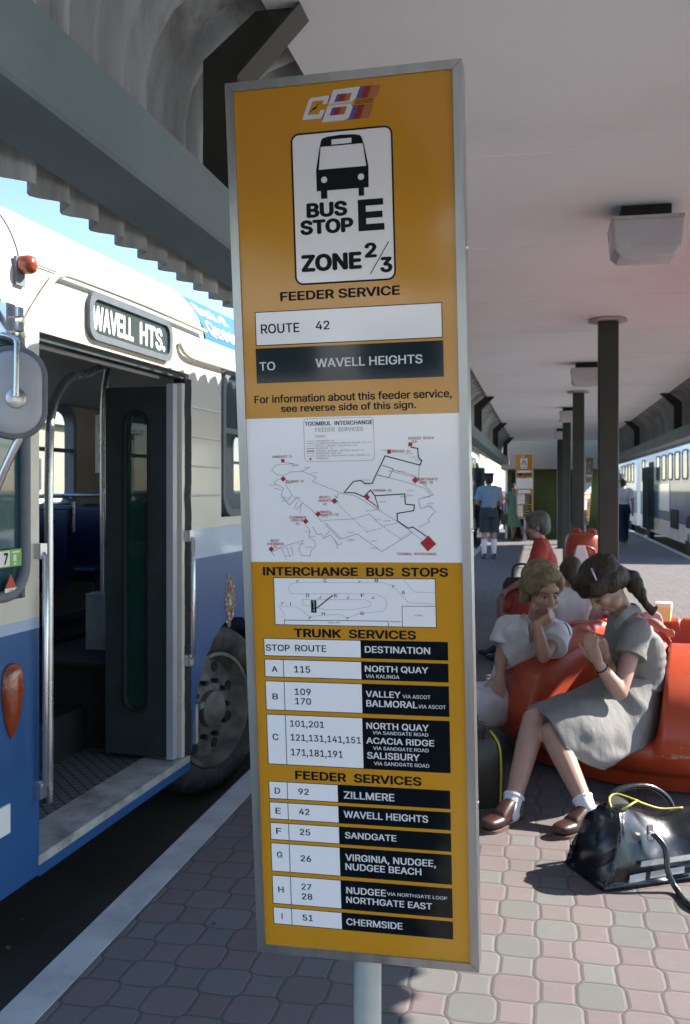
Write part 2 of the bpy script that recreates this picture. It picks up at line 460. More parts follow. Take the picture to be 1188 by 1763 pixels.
def remesh(mb, voxel, smooth=6, fac=.5):
    """one continuous skin over all the overlapping pieces of mb; returns a mesh"""
    me = mb.mesh('skin', MT['skin']); o = bpy.data.objects.new('skin', me); COL.objects.link(o)
    bm = bmesh.new(); bm.from_mesh(me); bmesh.ops.recalc_face_normals(bm, faces=bm.faces); bm.to_mesh(me); bm.free()
    r = o.modifiers.new('r', 'REMESH'); r.mode = 'VOXEL'; r.voxel_size = voxel
    if smooth:
        q = o.modifiers.new('s', 'SMOOTH'); q.iterations = smooth; q.factor = fac
    dg = bpy.context.evaluated_depsgraph_get(); ev = o.evaluated_get(dg)
    out = bpy.data.meshes.new_from_object(ev); bpy.data.objects.remove(o); bpy.data.meshes.remove(me)
    return out


def fold(me, amp, freq, axis=V((0, 0, 1)), squash=.3, seed=0):
    """push vertices along their normals: cloth folds that run along axis"""
    me.calc_loop_triangles() if False else None
    ns = [v.normal.copy() for v in me.vertices]
    for v, n in zip(me.vertices, ns):
        p = v.co - axis * v.co.dot(axis) * (1 - squash)
        q = noise.noise(p * freq + V((seed, 0, 0))); q2 = noise.noise(p * freq * 2.3 + V((0, seed, 5)))
        v.co += n * amp * ((1 - abs(q) * 2) * .7 + q2 * .5)


def fin(name, me, m, parent, smooth=True):
    me.materials.clear()
    for k in (m if isinstance(m, (list, tuple)) else [m]): me.materials.append(k)
    me.name = name
    return put(name, me, parent, 180 if smooth else 0)


# ------------------------------------------------------------------ lettering
_tc = {}
try:                                    # the lettering face that ships with Blender; the built-in one if it is missing
    import os
    FACE = bpy.data.fonts.load(os.path.join(bpy.utils.system_resource('DATAFILES'), 'fonts', 'Inter.woff2'))
except Exception:
    FACE = None


def glyphs(txt):
    """triangles of a line of text: outlines only from the font, filled here by winding number"""
    if txt not in _tc:
        c = bpy.data.curves.new('t', 'FONT'); c.body = txt.replace('I', chr(0x399)) if FACE else txt; c.resolution_u = 3; c.fill_mode = 'NONE' if c.dimensions == '3D' else c.fill_mode
        c.dimensions = '3D'; c.fill_mode = 'FULL'
        if FACE: c.font = FACE
        o = bpy.data.objects.new('t', c); COL.objects.link(o)
        dg = bpy.context.evaluated_depsgraph_get(); me = bpy.data.meshes.new_from_object(o.evaluated_get(dg))
        co = [V((v.co.x, v.co.y)) for v in me.vertices]; nb = {}
        for e in me.edges:
            nb.setdefault(e.vertices[0], []).append(e.vertices[1]); nb.setdefault(e.vertices[1], []).append(e.vertices[0])
        bpy.data.objects.remove(o); bpy.data.curves.remove(c); bpy.data.meshes.remove(me)
        seen = set(); loops = []
        for st in sorted(nb):
            if st in seen: continue
            lp_ = [st]; seen.add(st)
            nx = min(nb[st])
            while nx not in seen:
                lp_.append(nx); seen.add(nx); q = [k for k in nb[nx] if k not in seen]
                if not q: break
                nx = q[0]
            if len(lp_) > 2: loops.append(lp_)
        groups = []                     # glyph by glyph: loops whose boxes touch in x
        for lp_ in sorted(loops, key=lambda l: min(co[i].x for i in l)):
            x0, x1 = min(co[i].x for i in lp_), max(co[i].x for i in lp_)
            if groups and x0 < groups[-1][1]: groups[-1][0].append(lp_); groups[-1][1] = max(groups[-1][1], x1)
            else: groups.append([[lp_], x1])
        fs = []
        for ls, _ in groups:
            vs, es = [], []
            for l in ls:
                i = len(vs); vs += [co[k] for k in l]; es += [(i + k, i + (k + 1) % len(l)) for k in range(len(l))]
            v2, _e, f2 = mathutils.geometry.delaunay_2d_cdt(vs, es, [], 0, 1e-5)[:3]
            for f in f2:
                p = [v2[k] for k in f]; cc = (p[0] + p[1] + p[2]) / 3; wn = 0
                for l in ls:
                    for k in range(len(l)):
                        a_, b_ = co[l[k]], co[l[(k + 1) % len(l)]]
                        if (a_.y <= cc.y) != (b_.y <= cc.y):
                            t = (cc.y - a_.y) / (b_.y - a_.y)
                            if a_.x + t * (b_.x - a_.x) > cc.x: wn += 1 if b_.y > a_.y else -1
                if wn: fs.append([(q.x, q.y) for q in p])
        _tc[txt] = fs
    return _tc[txt]


CAPH = None


def write(mb, txt, x0, x1, y, cap, place, bold=.016):
    """letters between x0 and x1 on base line y, capitals cap tall; place(x, y, lift) gives the 3-D point (lift in mm).
    Heavy weights are struck several times, each strike a hair to the side and a hair higher."""
    global CAPH
    if CAPH is None: CAPH = max(p[1] for f in glyphs('H') for p in f)
    fs = glyphs(txt); d = bold * .8
    st = [(0, 0)] if bold < .01 else [(-d, -d * .5), (d, -d * .5), (-d, d * .5), (d, d * .5)] if bold < .03 else [(math.cos(t) * d, math.sin(t) * d * .8) for t in (k * PI / 4 for k in range(8))] + [(0, 0)]
    a = min(p[0] for f in fs for p in f) - d; b = max(p[0] for f in fs for p in f) + d
    ey = d * .8 if bold >= .03 else d * .5
    sx = (x1 - x0) / (b - a); sy = cap / (CAPH + 2 * ey)
    for k, (ox, oy) in enumerate(st):
        for q, f in enumerate(fs):
            i = len(mb.v); lift = k * .012 + (q % 5) * .002
            mb.v += [place(x0 + (p[0] + ox - a) * sx, y + (p[1] + oy + ey) * sy, lift) for p in f]
            mb.face(range(i, i + len(f)))


def rrect(x0, y0, x1, y1, r, n=6):
    out = []
    for cx, cy, a in ((x1 - r, y1 - r, 0), (x0 + r, y1 - r, 90), (x0 + r, y0 + r, 180), (x1 - r, y0 + r, 270)):
        for k in range(n + 1):
            t = math.radians(a + 90 * k / n); out.append((cx + r * math.cos(t), cy + r * math.sin(t)))
    return out


# ================================================================== THE SETTING
Y0, Y1 = -12.0, 45.0
YC = -7.0
ROAD = -0.16
tag(MB().box((0, 150, ROAD - .05), (700, 800, .1)).build('road', MT['asphalt']), kind='structure')
tag(MB().box((.857, (Y0 + Y1) / 2, -.15), (4.484, Y1 - Y0, .30)).build('platform_pavement', MT['pavers']), kind='structure')


def kerb(x0, x1):
    prof = [(x0, -.30), (x1, -.30), (x1, -.02), (x1 - .02 * (1 if x1 > x0 else -1), .004), (x0, .004)]
    m = MB(); m.prism([(a, Y0, b) for a, b in prof], (0, Y1 - Y0, 0))
    return tag(m.build('kerb', MT['kerb']), kind='structure')


kerb(-1.385, -1.528); kerb(3.099, 3.245)
tag(MB().box((-60, 30, ROAD + .01), (88, 200, .02)).build('verge', MT['grass']), kind='structure')
tag(MB().box((70, 60, ROAD + .01), (96, 240, .02)).build('verge', MT['grass']), kind='structure')
tag(MB().box((13.3, 10, ROAD + .012), (15.6, 120, .024)).build('bounce_forecourt', MT['pale']), kind='structure')  # unseen light ground, added to bounce sun up to the canopy ceiling
tag(MB().box((.8, -31, ROAD + .07), (14, 37.9, .14)).build('bounce_apron', MT['pale']), kind='structure')  # unseen pale slab added behind the camera to throw light on the sign

# ------------------------------------------------------------------ platform canopy
CXM = .835
cz = thing('platform_canopy', 'long flat white canopy with corrugated grey fascias roofing the whole platform', 'canopy', (CXM, 0, 0), world=True)
half = [(-2.535, 2.52), (-2.535, 2.75), (-2.535, 3.0), (-2.535, 3.25), (-2.50, 3.42), (-2.40, 3.58), (-2.24, 3.70), (-2.03, 3.77), (-1.7, 3.80), (-1.0, 3.83)]
path = [(CXM + a, b) for a, b in half] + [(CXM, 3.85)] + [(CXM - a, b) for a, b in reversed(half)]
m = MB(); PIT = .232; NS = 8; ny = int((Y1 + 0 - YC) / PIT * NS)
for k in range(ny + 1):
    y = YC + k * PIT / NS; o = .042 * math.sin(2 * PI * (y - 3.0) / PIT)
    for i, (a, b) in enumerate(path):
        p, q = path[max(i - 1, 0)], path[min(i + 1, len(path) - 1)]
        t = V((q[0] - p[0], 0, q[1] - p[1])).normalized()
        m.v.append(V((a - t.z * o, y, b + t.x * o)))
L = len(path)
for k in range(ny):
    for i in range(L - 1): m.face((k * L + i, k * L + i + 1, (k + 1) * L + i + 1, (k + 1) * L + i))
o = m.build('corrugated_roof', MT['fibro'], cz, smooth=True)
md = o.modifiers.new('t', 'SOLIDIFY'); md.thickness = .005; md.offset = 0
m = MB().box((CXM, (YC + Y1 - .4) / 2, 3.675), (4.07, Y1 - YC - .4, .05))
for k in range(21): m.box((CXM, YC + 1.3 + k * 2.4, 3.649), (4.07, .05, .006))
m.build('ceiling', MT['ceiling'], cz)
for s in (-1, 1):
    b = MB(); xi, xo = CXM + s * 2.175, CXM + s * 2.445
    prof = [(xi, 2.575), (xi, 2.815), (xi + s * .012, 2.827), (xo, 2.827), (xo, 2.563), (xi + s * .012, 2.563)]
    b.prism([(x, YC + .1, z) for x, z in prof], (0, Y1 - YC - .2, 0))
    bo = b.build('edge_beam', MT['beam'], cz)
    for k in range(0, 5):
        yb = 4.15 + 9.3 * k
        q = [(CXM + s * a, z) for a, z in ((2.335, 2.829), (2.335, 3.445), (2.085, 3.647), (1.875, 3.647), (2.168, 3.346), (2.168, 2.829))]
        pr = MB().prism([(x, yb, z) for x, z in q], (0, .07, 0))
        # flange along the inner edge
        for (xa, za), (xb, zb) in ((q[5], q[4]), (q[4], q[3])):
            d = V((xb - xa, 0, zb - za)); n = V((-s, 0, 0)) if abs(d.x) < 1e-4 else V((-s * abs(d.z), 0, -abs(d.x))).normalized()
            a = V((xa, yb - .05, za)) + d * .0; b2 = V((xb, yb - .05, zb))
            pr.prism([a, b2, b2 + n * .012, a + n * .012], (0, .17, 0))
        pr.build('bracket', MT['olive'], cz)
KC = 0.6                                 # the canopy was laid out at 1:0.6 about the eye; bring it to size
for o in list(cz.children): o.data.transform(Matrix.Translation(CAM) @ Matrix.Scale(KC, 4) @ Matrix.Translation(-CAM)); o.location = (0, 0, 0)
cz.location = (0, 0, 0)
CZ = 1.5 + KC * 2.147                     # soffit
CXC = .516
# ------------------------------------------------------------------ columns, ceiling lights
colnames = {-1: 'dark olive steel column of the canopy standing behind the camera', 0: 'nearest dark olive steel column rising behind the seated schoolgirls', 1: 'second dark olive steel column, just left of the nearest one',
            2: 'third dark olive steel column in the row under the canopy', 3: 'fourth and farthest dark olive steel column near the green wall'}
for k in (0, 1, 2, 3):
    y = 7.56 + 5.58 * k
    c = thing('canopy_column', colnames[k], 'column', (CXC, y, 0), group='columns down the middle of the platform')
    h = .0735
    b = MB().prism([(x, yy, 0) for x, yy in rrect(-h, -h, h, h, .01, 2)], (0, 0, CZ - .03)); b.build('shaft', MT['column'], c)
    MB().box((0, 0, .012), (.22, .22, .024)).build('base_plate', MT['olive'], c)
    b = MB(); n = 22
    ring = [V((.132 * math.cos(2 * PI * i / n) * (1 + .18 * rnd.random()), .132 * math.sin(2 * PI * i / n) * (1 + .18 * rnd.random()), CZ - .022)) for i in range(n)]
    b.rings([[p * 1 for p in ring], [V((p.x * .9, p.y * .9, CZ - .001)) for p in ring]]); b.build('plaster_collar', MT['plaster'], c)
litn = ['nearest box light under the white ceiling, clear ribbed diffuser on a dark base', 'second box light, partly behind the nearest column', 'third box light along the ceiling', 'fourth box light along the ceiling', 'farthest box light at the end of the ceiling']
for k in range(4):
    t = thing('ceiling_light', litn[k], 'light fitting', (.48, 4.63 + 5.58 * k, CZ - .001), group='box lights along the canopy ceiling')
    MB().box((0, 0, -.03), (.216, .18, .06)).build('mounting_base', MT['rubber'], t)
    b = MB(); lv = [(.24, .20, -.10), (.265, .225, -.115), (.262, .222, -.13), (.245, .205, -.33), (.20, .16, -.385), (.12, .09, -.39)]
    b.rings([[V((x * KC, y * KC, z * KC)) for x, y in rrect(-hx, -hy, hx, hy, .02, 2)] for hx, hy, z in lv]); b.build('diffuser', MT['lens'], t)
    MB().box((0, -.1385, -.067), (.318, .007, .015)).build('diffuser_rim', MT['alu'], t)

# ================================================================== THE BUS STOP SIGN
SR = Matrix(((0.99980379, 0.01442584, -0.01357504), (-0.01547545, 0.99661927, -0.08068787), (0.01236515, 0.08088212, 0.99664697)))
SC0 = CAM + FW * 1.95 + RT * .01765 + UP * (-.09039)
SROOT = V((SC0.x + .010, SC0.y + .05, 0))


def SG(x, z, off=0.0):
    return SC0 - SROOT + SR @ V((x / 1000, -off / 1000, z / 1000))


sg = thing('bus_stop_sign', 'tall orange bus stop E timetable sign in an aluminium frame, filling the middle', 'sign', SROOT, group='orange bus stop signs')
b = MB().tube([(0, .055, 0), (0, .055, .62), (0, .075, .9)], .0295, 28); b.build('pole', MT['pole'], sg, smooth=40)
MB().lathe([(.075, .001), (.075, .008), (.04, .012), (.03, .013)], (0, .055, 0)).build('pole_flange', MT['pole'], sg, smooth=40)


def splate(mb, x0, z0, x1, z1, off, r=0, depth=.35):
    if r:
        mb.prism([SG(a, c, off) for a, c in rrect(x0, z0, x1, z1, r)], SR @ V((0, depth / 1000, 0)))
    else:
        mb.prism([SG(x0, z0, off), SG(x1, z0, off), SG(x1, z1, off), SG(x0, z1, off)], SR @ V((0, depth / 1000, 0)))


def sring(mb, x0, z0, x1, z1, wd, off, r=0.01):
    mb.prism([SG(a, c, off) for a, c in rrect(x0, z0, x1, z1, max(r, .02))], SR @ V((0, .0002, 0)), hole=[SG(a, c, off) for a, c in rrect(x0 + wd, z0 + wd, x1 - wd, z1 - wd, max(r - wd, .01))])


def sline(mb, pts, wd, off, closed=False):
    P = [V((x, z, 0)) for x, z in pts]; n = len(P); L, R = [], []
    for i in range(n):
        a = P[(i - 1) % n] if closed or i else P[0]; c = P[(i + 1) % n] if closed or i < n - 1 else P[-1]
        d1 = (P[i] - a).normalized() if (P[i] - a).length > 1e-6 else (c - P[i]).normalized()
        d2 = (c - P[i]).normalized() if (c - P[i]).length > 1e-6 else d1
        n1 = V((-d1.y, d1.x, 0)); n2 = V((-d2.y, d2.x, 0)); q = (n1 + n2)
        q = q.normalized() if q.length > .2 else n1
        k = wd / 2 / max(.5, q.dot(n1)); L.append(P[i] + q * k); R.append(P[i] - q * k)
    for i in range(n if closed else n - 1):
        j = (i + 1) % n
        mb.quad(SG(L[i].x, L[i].y, off), SG(L[j].x, L[j].y, off), SG(R[j].x, R[j].y, off), SG(R[i].x, R[i].y, off))


def sdash(mb, pts, wd, off, on, gap):
    P = [V((x, z, 0)) for x, z in pts]; s = 0.0
    for a, c in zip(P, P[1:]):
        d = c - a; ln = d.length; t = -s
        while t < ln:
            t0, t1 = max(t, 0), min(t + on, ln)
            if t1 > t0 + .2:
                p, q = a + d * (t0 / ln), a + d * (t1 / ln); sline(mb, [(p.x, p.y), (q.x, q.y)], wd, off)
            t += on + gap
        s = ln - (t - (on + gap)) if False else 0.0


def sword(mb, txt, x0, x1, z, cap, off, bold=.016):
    write(mb, txt, x0, x1, z, cap, lambda x, y, l: SG(x, y, off + l), bold)


# frame: four mitred square tubes
b = MB(); W2, H2, FWD = 237.3, 909.5, 17.5
co = [(-W2, -H2), (W2, -H2), (W2, H2), (-W2, H2)]; ci = [(-W2 + FWD, -H2 + FWD), (W2 - FWD, -H2 + FWD), (W2 - FWD, H2 - FWD), (-W2 + FWD, H2 - FWD)]
cb = [(x * (1 - 1.2 / W2), z * (1 - 1.2 / H2)) for x, z in co]
for i in range(4):
    j = (i + 1) % 4; a, c = co[i], co[j]; d, e = ci[j], ci[i]
    # a hair of a gap at each mitre
    mx = lambda p, q: (p[0] + (q[0] - p[0]) * .0006, p[1] + (q[1] - p[1]) * .0006)
    a2, c2, d2, e2 = mx(a, c), mx(c, a), mx(d, e), mx(e, d)
    fr = [SG(*a2, 5), SG(*c2, 5), SG(*d2, 5), SG(*e2, 5)]
    md_ = [SG(*a2, 3.5), SG(*c2, 3.5), SG(*d2, 1), SG(*e2, 1)]
    def sc(p, k): return (p[0] * (1 + k / abs(p[0]) * .0), p[1])
    b.rings([[SG(*a2, -58), SG(*c2, -58), SG(*d2, -58), SG(*e2, -58)], fr])
b.build('frame', MT['alu'], sg)
b = MB()
for x, z in ((W2, 560), (W2, -560), (W2, 0), (-W2, 560), (-W2, -560)):
    s = 1 if x > 0 else -1
    b.lathe([(.0001, .004), (.003, .0035), (.005, .0015), (.0055, 0)], SG(x, z, -22), 10, SR @ V((s, 0, 0)), cap=False)
b.build('frame_screw', MT['chrome'], sg, smooth=40)
m = MB(); splate(m, -W2 + FWD - 3, -H2 + FWD - 3, W2 - FWD + 3, H2 - FWD + 3, 0, depth=6); face = m.build('face_panel', MT['orange'], sg)
m = MB(); splate(m, -W2 + FWD - 3, -H2 + FWD - 3, W2 - FWD + 3, H2 - FWD + 3, -48, depth=6); m.build('reverse_panel', MT['orange'], sg)
# headings printed on the orange
m = MB()
for a in (('FEEDER SERVICE', -138, 107.5, 472, 18.3, .034), ('For information about this feeder service,', -200.5, 205.5, 267.5, 15.5, .022), ('see reverse side of this sign.', -144.5, 134.2, 248, 14.2, .022),
          ('INTERCHANGE  BUS  STOPS', -195.5, 190.5, -90, 18, .036), ('TRUNK  SERVICES', -133, 123, -219, 18, .036), ('FEEDER  SERVICES', -141, 127, -523.5, 18.5, .036)):
    sword(m, a[0], a[1], a[2], a[3], a[4], .5, a[5])
m.build('heading_lettering', MT['ink'], sg)
# emblem
m = MB(); E = [MT['inkwhite'], MT['purple'], MT['dkred'], MT['salmon'], MT['orange'], MT['ink']]


def spoly(mb, pts, off, mi=0):
    mb.cur = mi; mb.quad(*[SG(x, z, off) for x, z in pts])


shear = lambda x, z: (x + (z - 816) * .42, z)
def lp(mb, pts, off, mi): spoly(mb, [shear(a, c) for a, c in pts], off, mi)
for z0, z1 in ((817, 843.5), (855.3, 878)):                      # stripes right of the B
    for i, (x0, x1) in enumerate(((12.5, 22), (22, 36), (36, 54))): lp(m, [(x0, z0), (x1, z0), (x1, z1), (x0, z1)], .5, 1 + i)
for z0, z1 in ((817, 834), (848, 866)): lp(m, [(-44, z0 + 6), (-38, z0 + 6), (-38, z1), (-44, z1)], .5, 1)
lp(m, [(-40.5, 816.5), (5, 816.5), (12.5, 821), (12.5, 840), (7, 846.5), (-40.5, 846.5)], .7, 0)
lp(m, [(-40.5, 851.5), (7, 851.5), (12.5, 857), (12.5, 878), (-40.5, 876.5)], .7, 0)
for zz in (847.0, 848.7, 850.4): lp(m, [(-40.5, zz), (10, zz), (10, zz + .9), (-40.5, zz + .9)], .7, 0)
for zz in (845.5, 847.8, 850.2, 852.5): lp(m, [(14, zz), (50, zz), (50, zz + .9), (14, zz + .9)], .5, 5)
for z0, z1 in ((828, 843), (853, 867.5)):                        # counters of the B showing the stripes
    for i, (x0, x1) in enumerate(((-29.5, -22), (-22, -11), (-11, .5))): lp(m, [(x0, z0), (x1, z0), (x1, z1), (x0, z1)], .9, 1 + i)
c_out = [(-83, 824.5), (-46, 824.5), (-44, 828), (-44, 840.5), (-53, 840.5), (-53, 833.3), (-76, 833.3), (-76, 858.8), (-53, 858.8), (-53, 851.5), (-44, 851.5), (-44, 864), (-46.5, 867), (-82, 865.5), (-84.5, 862), (-84.5, 827)]
lp(m, c_out, .7, 0)
lp(m, [(-74, 837), (-72.5, 838), (-70, 842), (-66, 842.5), (-63, 845), (-62.5, 849), (-61.5, 853), (-62.6, 854), (-64.5, 850), (-65.5, 847), (-69.5, 846), (-72, 842)], .7, 5)
m.build('emblem', E, sg)
# round-cornered badge
m = MB(); m.cur = 0; splate(m, -105.5, 501.5, 100.5, 799.5, .45, 17, .3); m.cur = 1; sring(m, -105.5, 501.5, 100.5, 799.5, 3.6, .7, 17)
badge = m.build('stop_badge', [MT['signwhite'], MT['ink']], sg)
m = MB()
top = [(-42.8, 782), (-40, 785.5), (-30, 788), (-4, 789.5), (24, 788), (35, 785.5), (38.5, 782), (44, 765), (49, 735), (51, 722), (50, 684), (-54.9, 684), (-55, 724), (-52, 736), (-47, 766)]
wsx = [(-44.5, 769.5), (-24, 769.8), (22, 769.8), (41, 769), (46.6, 725.5), (-49.3, 725.5)]
sgn = [(-21.7, 782), (18.6, 781.5), (18.4, 772.2), (-22, 772.2)]
# roof strip, window pillars and lower body in separate flat pieces so that the windscreen stays white
for q in ([(-42.8, 782), (-40, 785.5), (-30, 788), (-4, 789.5), (24, 788), (35, 785.5), (38.5, 782), (39, 782), (18.6, 782), (-21.7, 782)],):
    m.quad(*[SG(x, z, 1) for x, z in q])
for q in ([(-42.8, 782), (-21.7, 782), (-21.9, 772), (-45.5, 772)], [(18.6, 782), (38.5, 782), (42, 772), (18.4, 772)], [(-45.5, 772), (42, 772), (42.7, 769.4), (-46.2, 769.4)],
          [(-46.2, 769.4), (-44.3, 769.4), (-49.3, 725.5), (-55, 725.5)], [(40.8, 769.4), (42.7, 769.4), (51, 725.5), (46.6, 725.5)]):
    m.quad(*[SG(x, z, 1) for x, z in q])
# lower body with two lamp holes
for x0, x1, z0, z1 in ((-55, 51, 714, 725.5), (-55, 50.5, 684, 696.5)): m.quad(SG(x0, z0, 1), SG(x1, z0, 1), SG(x1, z1, 1), SG(x0, z1, 1))
for xa, xb, lx in ((-55, -20, -39), (15, 50.8, 35.5)):
    pts = []; ag = sorted([2 * PI * i / 24 for i in range(24)] + [math.atan2(sz_ - 705.25, sx_ - lx) % (2 * PI) for sx_ in (xa, xb) for sz_ in (696.5, 714)]); n = len(ag)
    for i in range(n):
        t = ag[i]; c_, s_ = math.cos(t), math.sin(t); k = min(((xb - lx) if c_ > 0 else (lx - xa)) / max(abs(c_), 1e-6), 8.75 / max(abs(s_), 1e-6))
        pts.append(((lx + c_ * 6.3, 705.25 + s_ * 6.3), (lx + c_ * k, 705.25 + s_ * k)))
    for i in range(n):
        p, q = pts[i], pts[(i + 1) % n]; m.quad(SG(*p[0], 1), SG(*p[1], 1), SG(*q[1], 1), SG(*q[0], 1))
    for cx_ in (xa, xb):
        for cz_ in (696.5, 714):
            a_ = min(pts, key=lambda pp: (pp[1][0] - cx_) ** 2 + (pp[1][1] - cz_) ** 2)
m.quad(SG(-20, 696.5, 1), SG(15, 696.5, 1), SG(15, 714, 1), SG(-20, 714, 1))
for x0, x1 in ((-46.5, -33.5), (30, 41)): m.quad(SG(x0, 668.5, 1), SG(x1, 668.5, 1), SG(x1, 684, 1), SG(x0, 684, 1))
m.build('bus_pictogram', MT['ink'], badge, fix=True)
m = MB()
for a in (('BUS', -77.3, 6.2, 633, 28.8, .055), ('STOP', -91.5, 17.6, 600.3, 28.4, .055), ('ZONE', -91.3, 32.3, 527.2, 33.6, .055), ('2', 38.7, 63.2, 547.5, 29, .05), ('3', 69.2, 93.6, 517, 30, .05)): sword(m, *a[:5], 1, a[5])
for q in ([(27.6, 600), (43.5, 600), (43.5, 661), (27.6, 661)], [(43.5, 600), (79.8, 600), (79.8, 613), (43.5, 613)], [(43.5, 624.5), (76.5, 624.5), (76.5, 637), (43.5, 637)], [(43.5, 648.5), (78.5, 648.5), (78.5, 661), (43.5, 661)]): m.quad(*[SG(x, z, 1) for x, z in q])
sline(m, [(49.2, 515.5), (87.5, 576.5)], 1.7, 1.05)
m.build('badge_lettering', MT['ink'], badge)


def strip(name, x0, z0, x1, z1, mats, cells, words, words2=(), line=1.4):
    """white or black printed strip; cells = list of x where the strip changes / has a rule"""
    m = MB(); m.cur = 0
    xs = cells.get('white', (x0, x1)); m.cur = 0
    if xs: splate(m, xs[0], z0, xs[1], z1, .45, depth=.3)
    m.cur = 1
    if 'black' in cells: splate(m, cells['black'][0], z0, cells['black'][1], z1, .45, depth=.3)
    m.cur = 2
    if xs: sring(m, xs[0], z0, xs[1], z1, line, .6)
    for x in cells.get('rule', ()): splate(m, x - .7, z0 + line, x + .7, z1 - line, .7, depth=.1)
    st = m.build(name, [MT['signwhite'], MT['signskyteal' if name == 'destination_strip' else 'signblack'], MT['ink']], sg)
    if words:
        k = MB()
        for a in words: sword(k, a[0], a[1], a[2], a[3], a[4], .9, a[5] if len(a) > 5 else .014)
        k.build('dark_lettering', MT['ink'], st)
    if words2:
        k = MB()
        for a in words2: sword(k, a[0], a[1], a[2], a[3], a[4], .9, a[5] if len(a) > 5 else .024)
        k.build('white_lettering', MT['inkwhite'], st)
    return st


XL, XR = -199.5, 187
strip('route_strip', -193, 384, 190, 453, None, {}, [('ROUTE', -181, -100, 408.6, 18.8, .016), ('42', -66, -37.3, 411.3, 17, .016)], line=1.7)
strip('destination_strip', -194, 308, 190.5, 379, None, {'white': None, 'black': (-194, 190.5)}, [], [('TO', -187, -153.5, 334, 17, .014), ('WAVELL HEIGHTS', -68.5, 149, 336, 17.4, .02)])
strip('service_row', XL, -260.5, XR, -222.5, None, {'white': (XL, 9), 'black': (9, XR)}, [('STOP', -195, -143.2, -249.3, 13.5), ('ROUTE', -131.5, -64.8, -248.8, 13.5)], [('DESTINATION', 16.4, 151, -248.3, 13.8)])
rows = [(-305.5, -267, 9, -158, [('A', -184, -171, -294, 11.6), ('115', -135, -100.7, -294, 13.8)], [('NORTH QUAY', 15.3, 146.3, -288, 12.8), ('VIA KALINGA', 16.8, 86.7, -301, 7.4, .012)]),
        (-376.5, -313.5, 9, -158, [('B', -184.3, -172.5, -352.8, 12.4), ('109', -135.5, -101, -341.8, 13.8), ('170', -135.4, -101, -361.8, 13.6)], [('VALLEY', 15.7, 88.3, -341, 13.2), ('VIA ASCOT', 92, 149.6, -341, 7.6, .012), ('BALMORAL', 16.2, 123, -361, 13.8), ('VIA ASCOT', 124, 180.3, -360.6, 7.4, .012)]),
        (-493.5, -385, 8, -158, [('C', -187.5, -174.4, -440.6, 13.6), ('101,201', -148, -74.6, -410, 13.4), ('121,131,141,151', -147.6, 2.7, -440, 13.8), ('171,181,191', -147.9, -36.6, -472, 14.2)],
         [('NORTH QUAY', 15, 144.4, -408, 13.4), ('VIA SANDGATE ROAD', 28, 143.4, -419, 7, .012), ('ACACIA RIDGE', 14, 154.8, -439, 13), ('VIA SANDGATE ROAD', 28, 143.4, -451.8, 7.2, .012), ('SALISBURY', 15, 124.4, -471, 14), ('VIA SANDGATE ROAD', 28.8, 143.8, -484, 7.4, .012)])]
for z0, z1, xm, xr, a, c in rows: strip('service_row', XL, z0, XR, z1, None, {'white': (XL, xm), 'black': (xm, XR), 'rule': [xr]}, a, c)
f = [('D', '92', -568.7, -530.2, [('ZILLMERE', -37, 69.7, -559, 15.6)]), ('E', '42', -613.3, -575.6, [('WAVELL HEIGHTS', -38.4, 138.6, -600, 14.8)]), ('F', '25', -658.6, -620.4, [('SANDGATE', -37.1, 71.7, -644.6, 13.6)]),
     ('G', '26', -728.4, -665.2, [('VIRGINIA, NUDGEE,', -37.7, 153, -693, 14.6), ('NUDGEE BEACH', -38.3, 122.3, -713, 14.4)]),
     ('H', '', -800, -736.5, [('NUDGEE', -38, 46.7, -764.5, 14.4), ('VIA NORTHGATE LOOP', 48.8, 174.2, -761.6, 7, .012), ('NORTHGATE EAST', -38.7, 142.7, -785, 13.8)]), ('I', '51', -845.3, -807.2, [('CHERMSIDE', -39.7, 80, -833.4, 14.6)])]
for L_, nn, z0, z1, c in f:
    zc = {'D': -557, 'E': -600.6, 'F': -645, 'G': -702, 'H': -774, 'I': -833}[L_]
    a = [(L_, -187 if L_ != 'I' else -181.5, -175 if L_ != 'I' else -179.5, zc if L_ != 'G' else -697, 13)]
    if nn: a.append((nn, -135, -112.3, zc + (1 if L_ != 'G' else .5), 13.2))
    else: a += [('27', -135, -113.7, -763.7, 13), ('28', -135.2, -112.3, -785, 13)]
    strip('service_row', XL - .5, z0, XR - 2, z1, None, {'white': (XL - .5, -48.5), 'black': (-48.5, XR - 2), 'rule': [-159]}, a, c)
# feeder service map
m = MB(); splate(m, -W2 + FWD - 1, -61.5, W2 - FWD + 1, 236, .45, depth=.3); mp = m.build('service_map', MT['signwhite'], sg)
m = MB()
B1 = [(120.6, 170.9), (135.1, 168.0), (136.5, 149.4), (143.0, 143.7), (139.1, 134.5), (69.0, 154.4), (40.9, 99.5), (25.7, 99.7), (18.2, 105.8), (2.8, 103.8), (-17.2, 81.7), (5.9, 80.3), (24.9, 71.8), (52.9, 49.6), (46.0, 74.2), (106.6, 77.3), (108.0, 56.7), (126.0, 54.7), (124.2, 43.5), (90.6, 38.1), (90.6, 23.0), (112.5, 7.9), (121.9, 10.5), (149.6, -9.1)]
sline(m, B1, 2.1, 1.0); sline(m, [(23.0, 71.8), (37.5, 86.3), (46.0, 74.2)], 2.1, 1.05); sline(m, [(62.8, 135.9), (84.6, 128.0), (75.4, 110.2), (52.1, 116.6)], 1.2, .95)
sdash(m, [(-19.2, 78.7), (5.8, 74.6), (92.0, 21.2), (140.1, -16.6)], 1.0, .9, 2.6, 1.5); sdash(m, [(-82.6, 104.9), (-19.2, 78.7)], 1.0, .9, 2.6, 1.5)
